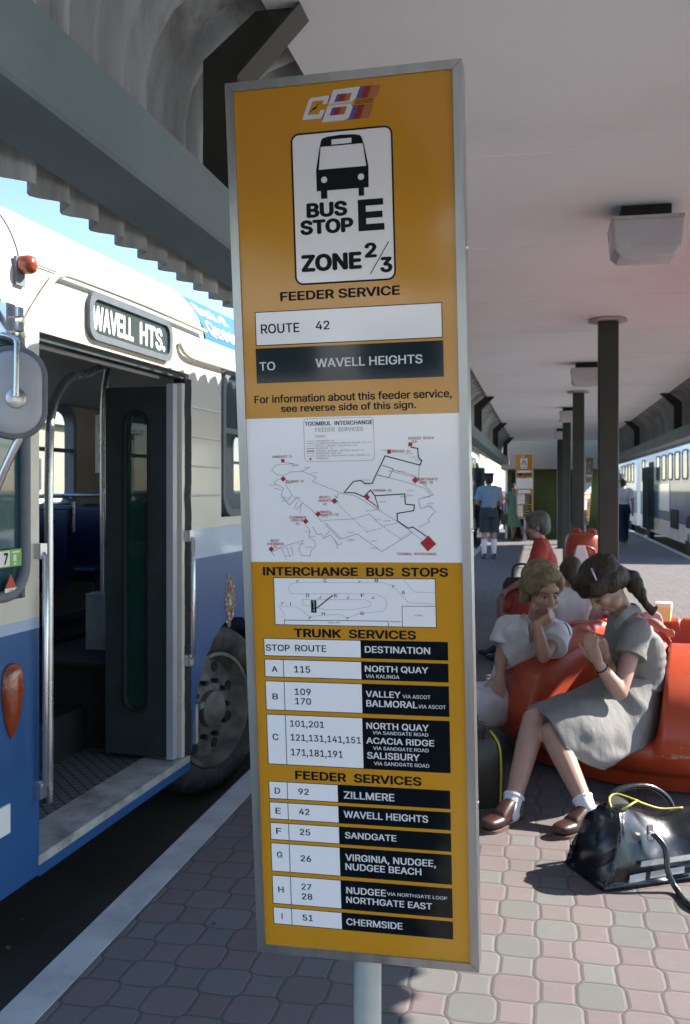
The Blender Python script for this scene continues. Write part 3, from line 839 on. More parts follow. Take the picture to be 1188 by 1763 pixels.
sdash(m, [(-33.3, 59.8), (.5, 27.3), (28.6, .6), (63.3, 10), (95, -12.8), (119.9, 2.3)], 1.2, .85, 1.8, 3.4)
m.build('bold_routes', MT['ink'], mp)
m = MB(); k = 0
for q in ([(-144.3, 145.2), (-120.7, 141.8), (-160.3, 139.8), (-168.7, 128.4), (-157.1, 119.4), (-139.2, 119.1), (-129.1, 125.1), (-107.4, 125.5), (-89.5, 132.8)], [(-105.4, 127.4), (-74.5, 113.6), (-82.6, 104.9)],
          [(-153.4, 110.9), (-165.7, 103.4), (-144.2, 91.6), (-150.6, 78.2), (-133.5, 56.9), (-117.1, 72.1), (-111.4, 66.3), (-84.6, 45.0), (-65.7, 21.9), (-57.8, 24.9), (-1.4, 27.3), (33.5, 37.3), (59.5, 11.9), (92.0, 19.3)],
          [(-164.1, 91.8), (-148.3, 87.8)], [(-139.9, 99.2), (-126.8, 78.0), (-135.1, 68.4)], [(-115.4, 64.4), (-123.9, 49.1)], [(-105.7, 60.5), (-120.0, 47.2)], [(-108, 58), (-112, 40)],
          [(-57.9, 20.0), (-25.8, -13.4), (7.4, -3.1), (57.0, -39.2), (119.8, -1.5)], [(-60.5, 18.0), (-28, -15.5)],
          [(-100.1, 14.4), (-91.8, 4.8), (-94.3, -10.6), (-82.6, -16.4), (-81.1, -29.9), (-89.2, -35.7), (-93.6, -49.2), (-111.3, -47.3), (-116.8, -33.8), (-106.3, -16.4), (-154.5, -29.9), (-175.0, -41.6), (-169.2, -49.4)],
          [(-85.6, 12.4), (-76.4, -4.9), (-66.5, -3.0), (-62.9, -12.6), (-49.0, -4.9), (-32.1, -26.0), (-24.2, -22.2)], [(-50, 3), (-62, -9)], [(-40, -14), (-33, -34)],
          [(-152.6, -33.8), (-143.5, -57.1)], [(-142.5, -29.9), (-135.3, -51.2)], [(-132.4, -26.0), (-129.2, -47.3)],
          [(85.2, 122.4), (126.2, 110.6), (150.0, 91.7), (164.5, 74.8), (134.5, 65.8), (137.8, 47.1), (156.6, 54.4), (167.5, 41.3), (152.2, 24.6), (155.9, 20.8), (133.2, 9.7)], [(75.4, 110.2), (101.7, 103.5), (148.1, 88.0), (160.8, 73.0)], [(137.9, 132.7), (135.5, 108.6)],
          [(86, 126), (127, 114), (152, 95)], [(-29, 80), (-36, 68), (-28, 60)], [(-38, 76), (-30, 70)]):
    k += 1; sline(m, q, .9, .6 + .01 * k)
sring(m, -97.9, 145.3, 47.5, 233.3, .7, .75, 8)
m.build('fine_routes', MT['inkgrey'], mp)
m = MB()
for (x, z), s in (((-144.2, 148.3), 7.2), ((-144.7, 111.2), 7.2), ((-37.8, 64.4), 7.5), ((-73, 38), 7.2), ((-99.8, 23.2), 7.2), ((-175.5, -34.6), 7.2), ((29.9, 71.7), 7.5), ((77.5, 162.5), 8), ((120.7, 176.4), 8), ((128.7, 104.6), 8), ((151.9, -22.9), 19), ((-85.5, 151), 3.4)):
    r = {(-144.2, 148.3): 0, (120.7, 176.4): 0, (77.5, 162.5): .2}.get((x, z), .72); h = s * .5 if r < .5 else s * .6
    m.quad(*[SG(x + h * 1.41 * math.cos(r + PI / 4 + i * PI / 2), z + h * 1.41 * math.sin(r + PI / 4 + i * PI / 2), 1.2) for i in range(4)])
for a in (('SANDGATE  25', -166, -124, 154.5), ('ZILLMERE  92', -140, -101, 103.5), ('WAVELL', -70, -45, 70), ('HEIGHTS', -72, -43, 63), ('42', -62, -54, 56), ('WAVELL', -68, -44, 40), ('HEIGHTS  52', -68, -30, 34), ('CHERMSIDE', -134, -98, 29), ('DRIVE-IN', -130, -106, 23), ('51', -121, -113, 16),
          ('WEST', -177, -158, -19.5), ('CHERMSIDE', -184, -148, -26), ('51', -170, -162, -32), ('VIRGINIA  26', 43, 80, 82.5), ('NUDGEE  26', 84, 120, 160.5), ('NUDGEE  BEACH', 117, 168, 186), ('26', 124, 134, 179.5), ('NORTHGATE', 133, 174, 104), ('EAST  28', 138, 164, 97.5), ('TOOMBUL  INTERCHANGE', 88, 168, -46.5)):
    sword(m, a[0], a[1], a[2], a[3], 5.0, 1.1, .012)
m.build('terminus_marks', MT['inkred'], mp)
m = MB(); sword(m, 'TOOMBUL  INTERCHANGE', -95.5, 45.5, 218.6, 8.2, .9, .022); m.build('map_title', MT['ink'], mp)
m = MB(); sword(m, 'FEEDER  SERVICES', -73, 25.6, 206, 8, .9, .004); sword(m, 'LEGEND :-', -74, -48, 194.8, 4, .9, .01)
for i, tx in enumerate(('CHERMSIDE  51', 'ZILLMERE & WAVELL HEIGHTS (PECHEY ST.)  92', 'WAVELL  HEIGHTS  (BILSEN RD.)  42', 'SANDGATE  25', 'VIRGINIA,  NUDGEE,  NUDGEE  BEACH  26', 'NORTHGATE  EAST  28', 'NUDGEE  VIA  NORTHGATE  LOOP  SERVICE  27', 'TERMINUS')):
    z = 186 - i * 5.1; sword(m, tx, -74, -74 + (40, 116, 86, 36, 100, 52, 112, 26)[i], z, 3.1, .9, .006)
    if i < 7: sline(m, [(-93, z + 1.5), (-77, z + 1.5)], (.7, .9, .5, 1.4, 2.6, .6, .6)[i], .9)
for i in range(46):                                                # street names along the routes
    a = [B1[2], B1[5], B1[8], B1[13], B1[15], (140, 60), (-150, 98), (-130, 62), (-60, 30), (-20, -8), (30, -25), (-110, -30), (-80, -10), (-150, -40), (60, 30), (100, 120), (-90, 130), (-125, 140)][i % 18]
    x = a[0] + rnd.uniform(-20, 20); z = a[1] + rnd.uniform(-12, 12)
    if abs(x) < 175 and -52 < z < 165 and not (-100 < x < 50 and z > 138): sword(m, rnd.choice(['SANDGATE RD', 'HAMILTON RD', 'NUDGEE RD', 'MELTON RD', 'RODE RD', 'BUCKLAND RD', 'ZILLMERE RD', 'SHAW RD']), x - 7, x + 7, z, 2.3, 1.15 + .01 * i, .0)
m.build('map_small_print', MT['inkgrey'], mp)
# interchange plan
m = MB(); m.cur = 0; splate(m, -173.5, -194, 165, -94, .45, depth=.3); m.cur = 1; sring(m, -173.5, -194, 165, -94, 1.3, .6); pl = m.build('stops_plan', [MT['signwhite'], MT['ink']], sg)
m = MB()
isl = [(-123.4, -104.4), (-137.1, -107.2), (-141.3, -116.7), (-137.8, -126.2), (-124.2, -127.9), (43.5, -126.0), (61.9, -135.1), (65.3, -148.1), (57.5, -161.3), (4.7, -167.7), (-18.3, -177.5), (-33.3, -169.1), (-98.7, -175.0), (-123.3, -156.4), (-164.1, -153.2), (-153.0, -170.2), (-152.7, -183.6)]
for i, q in enumerate(([(-123.4, -104.4), (59.1, -103), (77.5, -109.0), (109.9, -143.8), (163.5, -146.0)], [(100.0, -96), (121.5, -121.5), (163.5, -122.8)], isl)): sline(m, q, .7, .6 + .02 * i)
sline(m, [(-113.0, -140.0), (20.7, -138.3), (32.5, -144.8), (27.8, -153.1), (-10.2, -159.7), (-63.6, -160.5), (-111.5, -151.3)], .7, .68, True)
m.build('plan_outlines', MT['inklight'], pl)
m = MB()
sline(m, [(-152.9, -192.6), (-152.7, -183.6), (66.3, -182), (67.1, -192.6)], 1.2, .7); sline(m, [(95.8, -192.6), (95.7, -150.7), (163.5, -150.4)], 1.0, .7)
sline(m, [(-82.7, -157.7), (-47.3, -129.7)], 2.2, .8)
splate(m, -94.5, -167, -83, -141, .7, depth=.1)
for tx, x, z in (('C', -66, -103), ('B', 41, -101.5), ('A', 95.6, -126), ('D', -104.3, -134.5), ('E', -44.4, -134), ('F', 11.4, -133), ('I', -139, -153), ('H', -72.4, -172.3), ('G', 9.2, -170)): sword(m, tx, x, x + (7 if tx != 'I' else 1.6), z, 7, .8, .012)
for x, z, s in ((-123, -100, 1), (8, -100, 1), (-73, -131, -1), (-14, -131, -1), (38, -131, -1), (-157, -147, 1), (-99, -177, 1), (-19, -176, 1), (77, -109, 1)): sline(m, [(x, z - 5), (x, z), (x + 5, z)] if s > 0 else [(x, z), (x, z - 5), (x - 5, z - 5)], 1.1, .8)
sword(m, 'TOOMBUL  SHOPPING', -60, -34, -188.5, 2.6, .8, .004); sword(m, 'K-MART', 122, 138, -171, 3, .8, .004); sword(m, 'PEDESTRIAN', 71, 92, -184, 2.6, .8, .004)
m.build('plan_marks', MT['ink'], pl)
m = MB(); sline(m, [(-90.5, -145), (-88, -143.5), (-88, -158)], 1.2, .9); sline(m, [(-91, -161), (-86, -161)], .8, .92); sline(m, [(-91, -163.5), (-86, -163.5)], .8, .92); m.build('plan_symbol', MT['inkwhite'], pl)
s2 = dup(sg, PX(903.5, 840, 27).to_2d().to_3d() + V((0, 0, .13)), 0, 'far orange bus stop sign under the canopy, by the man in long socks')
MB().box((0, .055, -.06), (.09, .09, .13)).build('footing', MT['kerb'], s2)
s3 = dup(sg, PX(1009, 840, 25.6).to_2d().to_3d() + V((0, 0, .0)), 1.15, 'farthest orange bus stop sign, edge on and half hidden between two columns')

# ================================================================== THE NEAR BUS
BO = V((-1.79, 3.21, ROAD)); BA = math.atan2(.999, .047)
bus = thing('bus', 'cream and blue city bus with open front door, showing WAVELL HTS. on its blind', 'bus', BO, BA, group='cream and blue city buses')
# local frame: x runs back along the kerb side from the front edge of the door, y into the bus, z up from the road
WD = 2.46; LEN = 10.6


def plan(x):            # inset of the kerb-side wall near the rounded front
    t = min(max((-x - .30) / .55, 0), 1); return .75 * (1 - math.sqrt(max(0, 1 - t * t)))


# front shell: strips of the rounded corner
def front_strip(mb, z0, z1, x_from, x_to, off=0.0, n=14, thick=.03):
    xs = [x_from + (x_to - x_from) * k / n for k in range(n + 1)]
    xs = [-.30 - .55 * math.sin(PI / 2 * k / n) if False else x for k, x in enumerate(xs)]
    rr = []
    for x in xs:
        y = plan(x) - off; rr.append([V((x, y, z0)), V((x, y, z1)), V((x, y + thick, z1)), V((x, y + thick, z0))])
    mb.rings(rr)


def nose(mb, z0, z1, off=0.0, thick=.03):      # whole front from the door pillar round to the driver's side
    pts = [(0, 0)] + [(-.30 - .55 * math.sin(a), .75 - .75 * math.cos(a)) for a in [PI / 2 * k / 10 for k in range(11)]]
    pts += [(-.85, WD - .75)] + [(-.30 - .55 * math.cos(a), WD - .75 + .75 * math.sin(a)) for a in [PI / 2 * k / 10 for k in range(1, 11)]] + [(.1, WD)]
    c = V((.3, WD / 2, 0)); rr = []
    for i, (x, y) in enumerate(pts):
        p = V((x, y, 0)); a = V((*pts[max(i - 1, 0)], 0)); b = V((*pts[min(i + 1, len(pts) - 1)], 0)); t = (b - a).normalized(); nn = V((t.y, -t.x, 0))
        if nn.dot(p - c) < 0: nn = -nn
        o = p + nn * off; q = o - nn * thick
        rr.append([V((o.x, o.y, z0)), V((o.x, o.y, z1)), V((q.x, q.y, z1)), V((q.x, q.y, z0))])
    mb.rings(rr)


m = MB(); nose(m, .25, 1.15); m.build('front_panel', MT['busblue'], bus, smooth=35)
m = MB(); nose(m, 1.15, 1.19); m.build('front_band', MT['busband'], bus, smooth=35)
m = MB(); nose(m, 1.19, 1.27); nose(m, 2.20, 2.42)
m.box((-.045, .02, 1.735), (.09, .04, .93)); m.box((-.28, WD - .04, 1.735), (.3, .05, .93)); m.build('front_upper_panel', MT['buswhite'], bus, smooth=35)
m = MB(); nose(m, 1.27, 2.20, -.012, .008); ws = m.build('windscreen', MT['cabglass'], bus, smooth=35)
# gasket round the kerb-side pane (rounded corner towards the door)
m = MB(); gp = [(-.62, 1.285), (-.40, 1.285), (-.20, 1.285)] + [(-.20 + .11 * math.sin(a), 1.395 - .11 * math.cos(a)) for a in [PI / 2 * k / 6 for k in range(1, 7)]] + [(-.09, 2.08)] + [(-.09 - .11 * (1 - math.cos(a)), 2.08 + .11 * math.sin(a)) for a in [PI / 2 * k / 6 for k in range(1, 7)]] + [(-.62, 2.19)]
m.tube([(x, plan(x) + .002, z) for x, z in gp], .021, 8); m.build('window_gasket', MT['greyrub'], ws, smooth=50)
m = MB()
for x0, x1, z0, z1 in ((-.20, -.092, 1.272, 1.30),): pass
# stickers on the inside of the pane
m = MB(); m.cur = 0; m.prism([(-.29, -.010, 1.387), (-.128, -.010, 1.387), (-.128, -.010, 1.447), (-.29, -.010, 1.447)], (0, .002, 0)); m.cur = 1
for q in ((-.285, -.200, 1.391, 1.443), (-.178, -.160, 1.405, 1.428), (-.185, -.140, 1.434, 1.440), (-.175, -.160, 1.393, 1.400)): m.quad((q[0], -.0106, q[2]), (q[1], -.0106, q[2]), (q[1], -.0106, q[3]), (q[0], -.0106, q[3]))
lab = m.build('registration_label', [MT['green'], MT['labelwhite']], ws)
m = MB(); write(m, '7', -.236, -.210, 1.397, .040, lambda x, y, l: V((x, -.0112 - l / 1000, y)), .05); m.build('label_numeral', MT['ink'], lab)
m = MB(); m.cur = 0; m.prism([(-.245, -.010, 1.285), (-.140, -.010, 1.285), (-.192, -.010, 1.362)], (0, .002, 0)); m.cur = 1; m.quad((-.228, -.0106, 1.290), (-.158, -.0106, 1.290), (-.158, -.0106, 1.314), (-.228, -.0106, 1.314))
st = m.build('warning_triangle_label', [MT['labelred'], MT['labelwhite']], ws)
m = MB(); write(m, '10', -.206, -.180, 1.295, .014, lambda x, y, l: V((x, -.0112 - l / 1000, y)), .02); m.build('label_figure', MT['labelred'], st)
# --- side wall behind the door
m = MB(); D1 = 1.362
def arch(xc, r, z0, n=12): return [(xc + r * math.cos(a), z0 + r * math.sin(a)) for a in [PI - PI * k / n for k in range(n + 1)]]
WHX, WHZ = (1.72, 7.0), .45
low = [(D1, .27)] + [(x, max(z, .27)) for x, z in arch(1.98, .57, .36)] + [(x, max(z, .27)) for x, z in arch(7.0, .6, .40)] + [(LEN, .27), (LEN, 1.297), (D1, 1.297)]
m.prism([(x, 0, z) for x, z in low], (0, .03, 0)); m.build('lower_panel', MT['busblue'], bus)
MB().box(((D1 + LEN) / 2, .014, 1.373), (LEN - D1, .031, .152)).build('waist_band', MT['busband'], bus)
m = MB(); m.box(((D1 + 1.80) / 2, .015, 1.89), (1.80 - D1, .03, .882)); m.box(((D1 + LEN) / 2, .015, 2.386), (LEN - D1, .03, .108)); m.box(((1.80 + LEN) / 2, .015, 1.475), (LEN - 1.80, .03, .05))
wx = [1.80 + 1.46 * k for k in range(7)]
for k in range(1, 6): m.box((wx[k], .015, 1.917), (.10, .03, .832))
m.box((LEN - .04, .015, 1.917), (.1, .03, .832))
for z in (1.62, 1.77, 1.92, 2.07): m.tube([(D1, .001, z), (1.77, .001, z)], .006, 8)
m.build('upper_panel', MT['buswhite'], bus)
for k in range(6):
    x0, x1 = wx[k] + .055, wx[k + 1] - .055
    m = MB(); m.prism([(x, -.004, z) for x, z in rrect(x0 - .03, 1.50, x1 + .03, 2.335, .14)], (0, .036, 0), hole=[(x, -.004, z) for x, z in rrect(x0 + .012, 1.54, x1 - .012, 2.295, .11)])
    m.box(((x0 + x1) / 2, .012, 1.98), (x1 - x0 - .02, .02, .03)); fr = m.build('side_window', MT['greyrub'], bus)
    MB().box(((x0 + x1) / 2, .018, 1.917), (x1 - x0 + .02, .006, .79)).build('pane', MT['winglass'], fr)
# --- header over the door with the blind, rain gutter, roof
m = MB(); m.box((.68, .015, 2.336), (1.364, .03, .208)); m.build('door_header', MT['buswhite'], bus)
m = MB(); NR = 14
def roofsec(x):
    dome = x < 1.52
    t = min(max((-x - .15) / .72, 0), 1); e = 1 - math.sqrt(max(0, 1 - t * t))
    z0 = 2.40 if dome else 2.38; R = .36 if dome else .34; out = []
    ins = plan(x) + (0 if dome else .02)
    for k in range(NR + 1):
        a = PI / 2 * k / NR * .92; out.append((ins + R * (1 - math.cos(a)), z0 + R * math.sin(a) * (1 - .55 * e)))
    ym, zm = out[-1]; top = (2.84 if dome else 2.77) - .25 * e
    for k in range(1, 9):
        f = k / 8; out.append((ym + (WD / 2 - ym) * f, zm + (top - zm) * math.sin(f * PI / 2)))
    return out
def roofring(x, lo=2.40):
    h = roofsec(x); full = [V((x, y, z)) for y, z in h] + [V((x, WD - y, z)) for y, z in reversed(h[:-1])]; return full
xs = [-.845, -.84, -.81, -.76, -.70, -.62, -.5, -.38, -.25, -.1, .2, .6, 1.0, 1.4, 1.505, 1.518]
rr = [roofring(x) for x in xs]; rr += [[V((1.56, p.y, 2.36 + (p.z - 2.36) * .975)) for p in rr[-1]]]
m.rings(rr, closed=False, cap=False); m.build('front_dome', MT['buswhite'], bus, smooth=40)
m = MB(); m.rings([roofring(1.53 + .01), roofring(4), roofring(7), roofring(LEN)], closed=False, cap=False); m.face(reversed(range(len(m.v) - len(rr[0]), len(m.v)))); m.build('roof', MT['buswhite'], bus, smooth=40)
# seams of the dome
m = MB()
for x in (-.12,): m.tube([p + V((0, -.002, .001)) for p in roofring(x)[:18]], .0035, 6)
m.tube([(-.12, -.001, 2.47), (.15, -.001, 2.475)], .003, 6)
m.build('dome_seam', MT['greyrub'], bus)
m = MB()
def gut(pts): 
    m.tube(pts, .012, 8, sub=3)
gut([(-.11, -.008, 2.19), (-.10, -.010, 2.25), (.06, -.018, 2.43), (.12, -.022, 2.462), (.22, -.024, 2.472), (.8, -.024, 2.478), (1.52, -.024, 2.47)])
gut([(1.22, -.012, 2.37), (1.25, -.018, 2.335), (1.34, -.02, 2.315), (1.6, -.02, 2.315), (3, -.02, 2.32), (LEN, -.02, 2.32)])
m.build('rain_gutter', MT['buswhite'], bus, smooth=60)
# destination blind
m = MB(); m.prism([(x, -.020, z) for x, z in rrect(.335, 2.258, 1.125, 2.452, .06)], (0, .019, 0), hole=[(x, -.020, z) for x, z in rrect(.365, 2.285, 1.095, 2.425, .045)])
bl = m.build('destination_box', MT['greyframe'], bus)
m = MB(); m.prism([(x, -.008, z) for x, z in rrect(.36, 2.28, 1.10, 2.43, .045)], (0, .005, 0)); pb = m.build('blind', MT['greenpane'], bl)
m = MB(); write(m, 'WAVELL', .373, .735, 2.302, .10, lambda x, y, l: V((x, -.0095 - l / 1000, y)), .045); write(m, 'HTS.', .795, 1.06, 2.302, .10, lambda x, y, l: V((x, -.0095 - l / 1000, y)), .045); m.build('blind_lettering', MT['inkwhite'], bl)
# roof advertisement
m = MB(); m.cur = 0
adv = [V((x, y - .012, z)) for x in (1.60, 4.2) for y, z in ((.012, 2.40), (.03, 2.50), (.085, 2.60), (.16, 2.685))]
m.rings([adv[:4], adv[4:]], closed=False, cap=False); m.build('roof_advert', MT['adblue'], bus)
m = MB()
def adp(x, y, l):
    f = (y - 2.40) / .285; t = min(max(f * 3, 0), 2.999); i = int(t); g = t - i; A = adv[i]; B = adv[i + 1]; q = A + (B - A) * g
    return V((x, q.y - .003 - l / 2000, q.z))
write(m, 'Bank of', 1.645, 2.10, 2.575, .075, adp, .03); write(m, 'Queensland', 1.66, 2.55, 2.475, .08, adp, .03); m.build('advert_lettering', MT['labelwhite'], bus)
# marker lamp, flasher, grab rails, sill
m = MB(); m.box((-.135, -.006, 2.42), (.055, .012, .10)); ml = m.build('marker_lamp', MT['greyrub'], bus)
MB().lathe([(.034, 0), (.034, .03), (.028, .045), (.012, .052), (.001, .053)], (-.125, -.012, 2.445), 18, (0, -1, 0)).build('lens', MT['amber'], ml, smooth=50)
m = MB(); fl = [(p.x, p.y) for p in catmull([V((a_, b_, 0)) for a_, b_ in ((.002, .122), (.020, .116), (.033, .098), (.039, .06), (.040, .02), (.035, -.03), (.026, -.08), (.014, -.12), (.002, -.140))], 4)]
rr = [[V((-.178 + 1.4 * w_ * math.cos(a), -.002 - .9 * w_ * math.sin(a), .93 + z)) for w_, z in fl] for a, d in [(PI - PI * k / 16, .001) for k in range(17)]]
m.rings(rr, closed=False); m.build('side_flasher', MT['amber'], bus, smooth=60)
def railp(name, pts, r=.015, parent=bus, mt='chrome', sub=4):
    return MB().tube(pts, r, 12, sub=sub).build(name, MT[mt], parent, smooth=60)
for x, z0, z1 in ((-.012, .56, 1.43), (1.335, .80, 1.42)):
    g = railp('grab_rail', [(x, -.01, z0), (x, -.034, z0 + .02), (x, -.034, z1 - .02), (x, -.01, z1)], .0115, sub=0)
    m = MB()
    for z in (z0, z1): m.box((x, -.012, z), (.045, .03, .055))
    m.build('bracket', MT['chrome'], g)
m = MB(); m.box((.68, .10, .30), (1.372, .205, .035)); m.build('step_edge', MT['stepal'], bus)
m = MB(); m.box((.68, .012, .262), (1.372, .028, .04)); m.build('sill_trim', MT['busblue'], bus)
m = MB(); m.box((.83, .66, .295), (1.57, .92, .03)); m.build('step_mat', MT['stepmat'], bus)
m = MB(); m.box((1.62, .64, .40), (.03, 1.15, .19)); m.box((.80, 1.15, .40), (1.6, .03, .19)); m.build('step_riser', MT['riser'], bus)
m = MB(); m.box((1.607, .64, .502), (.05, 1.15, .018)); m.build('riser_nosing', MT['stepal'], bus)
m = MB(); m.box((6.1, WD / 2, .497), (8.94, WD - .1, .03)); m.box((.37, 1.79, .497), (2.5, 1.24, .03)); m.build('interior_floor', MT['floor'], bus)
m = MB(); m.box((5, WD / 2, 2.375), (11.0, WD - .12, .02)); m.box((.6, .12, 2.28), (1.3, .02, .16)); m.build('interior_ceiling', MT['insidecl'], bus)
# far wall with windows
m = MB(); yw = WD - .06
wins = [(.2, 1.25), (1.5, 2.75), (2.95, 4.38), (4.95, 6.3), (6.6, 7.9), (8.2, 9.6)]
m.box((5.2, yw, 1.04), (10.7, .04, .92)); m.box((5.2, yw, 2.37), (10.7, .04, .06)); e0 = -.15
for x0, x1 in wins + [(10.55, 11)]:
    m.box(((e0 + x0) / 2, yw, 1.92), (x0 - e0, .04, .84)); e0 = x1
m.box((LEN - .03, WD / 2, 1.4), (.04, WD - .1, 2.0)); m.build('far_side_lining', MT['inside'], bus)
m = MB(); m.box((5.1, WD - .015, .78), (10.9, .03, 1.03)); m.build('far_side_lower_panel', MT['busblue'], bus)
m = MB(); m.box((5.1, WD - .015, 1.40), (10.9, .03, .2)); m.box((5.1, WD - .015, 2.42), (10.9, .03, .05)); m.build('far_side_upper_panel', MT['buswhite'], bus)
for x0, x1 in wins:
    m = MB(); m.prism([(x, yw - .035, z) for x, z in rrect(x0 - .02, 1.47, x1 + .02, 2.36, .16)], (0, .09, 0), hole=[(x, yw - .035, z) for x, z in rrect(x0 + .03, 1.53, x1 - .03, 2.31, .12)])
    m.box(((x0 + x1) / 2, yw, 1.98), (x1 - x0, .03, .035)); m.build('far_window', MT['greyrub'], bus)
# seats
for k, (x, y) in enumerate([(2.15, 1.62), (2.95, 1.62), (3.75, 1.62), (4.55, 1.62), (5.35, 1.62), (3.0, .35), (3.8, .35), (4.6, .35)]):
    m = MB(); 
    m.prism([(x + a, y - .02, z) for a, z in rrect(-.02, 1.02, .07, 1.52, .03)], (0, .80, 0)); s_ = m.build('bus_seat', MT['seatblue'], bus)
    m = MB(); m.prism([(x + a, y - .01, z) for a, z in rrect(-.42, .96, .04, 1.06, .03)], (0, .78, 0)); m.build('cushion', MT['seatblue'], s_)
    m = MB(); m.tube([(x + .05, y - .03, 1.35), (x + .05, y - .03, 1.56), (x + .05, y + .05, 1.60), (x + .05, y + .70, 1.60), (x + .05, y + .79, 1.56), (x + .05, y + .79, 1.35)], .013, 8)
    for yy in (y + .1, y + .5): m.tube([(x - .32, yy, .59), (x - .22, yy, .97)], .012, 8)
    m.build('seat_rail', MT['chrome'], s_)
# box, stanchion, arched handrail, partition
m = MB(); m.box((1.86, .66, .79), (.30, .22, .56)); m.build('fare_box', MT['boxgrey'], bus)
railp('stanchion', [(1.80, .71, 1.07), (1.80, .71, 1.4), (1.80, .71, 2.1), (1.76, .67, 2.28), (1.66, .60, 2.36)], .019, sub=3)
railp('crossbar', [(1.80, .71, 1.27), (2.15, .66, 1.27)], .014, sub=0)
railp('arched_handrail', [(.56, .30, .31), (.56, .30, 1.2), (.56, .30, 1.75), (.62, .32, 2.0), (.85, .38, 2.16), (1.17, .45, 2.23), (1.65, .60, 2.34)], .019, sub=5)
m = MB(); m.box((3.2, 1.40, 1.98), (.03, .24, .42)); m.build('white_notice_board', MT['labelwhite'], bus)
m = MB()
for i, tx in enumerate(('NO', 'SMOK', 'ING')): write(m, tx, 1.31, 1.49, 2.06 - i * .11, .07, lambda y, z, l: V((3.184 - l / 1000, 2.80 - y, z)), .03)
m.build('notice_lettering', MT['labelred'], bus)
# folded door leaves, jamb, brush strip
def leaf(x, y0, y1, open_=True):
    m = MB(); z0, z1 = .335, 2.16
    yc = (y0 + y1) / 2; hw = .062
    m.prism([(x, y, z) for y, z in rrect(y0, z0, y1, z1, .012, 3)], (.028, 0, 0), hole=[(x, y, z) for y, z in rrect(yc - hw, .56, yc + hw, 2.03, .06, 3)])
    d = m.build('door_leaf', MT['doorframe'], bus)
    m = MB(); m.prism([(x + .010, y, z) for y, z in rrect(yc - hw - .01, .55, yc + hw + .01, 2.04, .06, 4)], (.006, 0, 0)); m.build('pane', MT['glasstint'], d)
    m = MB(); rp = rrect(yc - hw - .004, .556, yc + hw + .004, 2.034, .06, 4); m.tube([(x - .002, y, z) for y, z in rp + rp[:1]], .010, 6); m.build('gasket', MT['rubber'], d)
    return d
leaf(1.235, .055, .395); leaf(1.285, .06, .40)
m = MB(); m.box((1.24, .038, 1.25), (.05, .035, 1.84)); m.build('door_leaf_edge', MT['mirrorback'], bus)
m = MB(); m.box((1.305, .03, 1.25), (.035, .05, 1.86)); m.build('door_jamb_strip', MT['buswhite'], bus)
m = MB(); m.box((1.35, .045, 1.26), (.03, .05, 1.9))
for i in range(420):
    z = .315 + i * .0045; q = .010 * noise.noise(V((0, 0, z * 9))) + .004 * rnd.random(); m.prism([(1.318 + q, .004, z), (1.372, -.008 - q * .4, z), (1.372, .03, z), (1.318 + q, .03, z)], (0, 0, .0043))
m.build('door_brush', MT['rubber'], bus)
m = MB(); m.box((.68, .045, 2.215), (1.36, .05, .02)); m.build('door_track', MT['doorframe'], bus)
# painted scalloped stain and crest
m = MB()
cx0, cz0 = 1.93, 1.03
for i in range(170):
    a = rnd.random() * 6.28; r_ = rnd.random() ** .5; x = cx0 + .075 * r_ * math.cos(a); z = cz0 + .14 * r_ * math.sin(a) * (1 - .2 * math.cos(a)); s_ = rnd.uniform(.005, .010)
    m.cur = rnd.choice((0, 0, 0, 1, 2)); m.quad((x - s_, -.002 - i * 2e-5, z - s_), (x + s_, -.002 - i * 2e-5, z - s_ * .6), (x + s_ * .7, -.002 - i * 2e-5, z + s_), (x - s_ * .8, -.002 - i * 2e-5, z + s_ * .8))
m.build('crest', [MT['gold'], MT['labelwhite'], MT['labelred']], bus)
# wheels
def wheel(x, y, z, steer, parent, R=.455):
    tm = MB(); ax = V((math.sin(steer), -math.cos(steer), 0)); c = V((x, y, z))
    tm.lathe([(R * .66, -.10), (R * .72, -.135), (R * .90, -.145), (R * .97, -.12), (R, -.08), (R, .08), (R * .97, .12), (R * .9, .145), (R * .72, .135), (R * .66, .10), (R * .62, .0), (R * .66, -.10)], c, 48, ax, cap=False)
    wh = tm.build('wheel', MT['tyre'], parent, smooth=50)
    m = MB(); m.lathe([(R * .67, .095), (R * .68, .125), (R * .64, .128), (R * .62, .10), (R * .58, .045), (R * .40, .05), (R * .30, .075), (R * .22, .085), (R * .21, .12), (R * .15, .135), (.0005, .137)], c, 40, ax, cap=False); rm = m.build('rim', MT['rim'], wh, smooth=40)
    m = MB(); bx, by = basis(ax)
    for k in range(10):
        a = 2 * PI * k / 10; p = c + ax * .066 + (bx * math.cos(a) + by * math.sin(a)) * R * .335; m.tube([p, p + ax * .04], .014, 6)
    m.build('wheel_nuts', MT['rubber'], rm)
    m = MB()
    for k in range(8):
        a = 2 * PI * (k + .5) / 8; p = c + ax * .046 + (bx * math.cos(a) + by * math.sin(a)) * R * .50; m.lathe([(.0005, .0065), (.028, .0062), (.030, .0)], p, 14, ax, cap=False)
    m.build('rim_holes', MT['rubber'], rm)
wheel(1.80, .14, .455, math.radians(-16), bus); wheel(7.0, .20, .455, 0, bus); wheel(1.80, WD - .2, .455, PI, bus); wheel(7.0, WD - .2, .455, PI, bus)
m = MB(); m.box((1.98, .55, .75), (1.3, .9, .02)); m.box((1.39, .5, .5), (.02, .9, .5)); m.box((2.6, .5, .5), (.02, .9, .5)); m.box((5, WD / 2, .42), (9, 1.3, .22)); m.build('underbody', MT['rubber'], bus)
# number plate corner at the front
m = MB(); m.box((-.245, -.006, .52), (.10, .008, .10)); m.build('fleet_plate', MT['labelwhite'], bus)
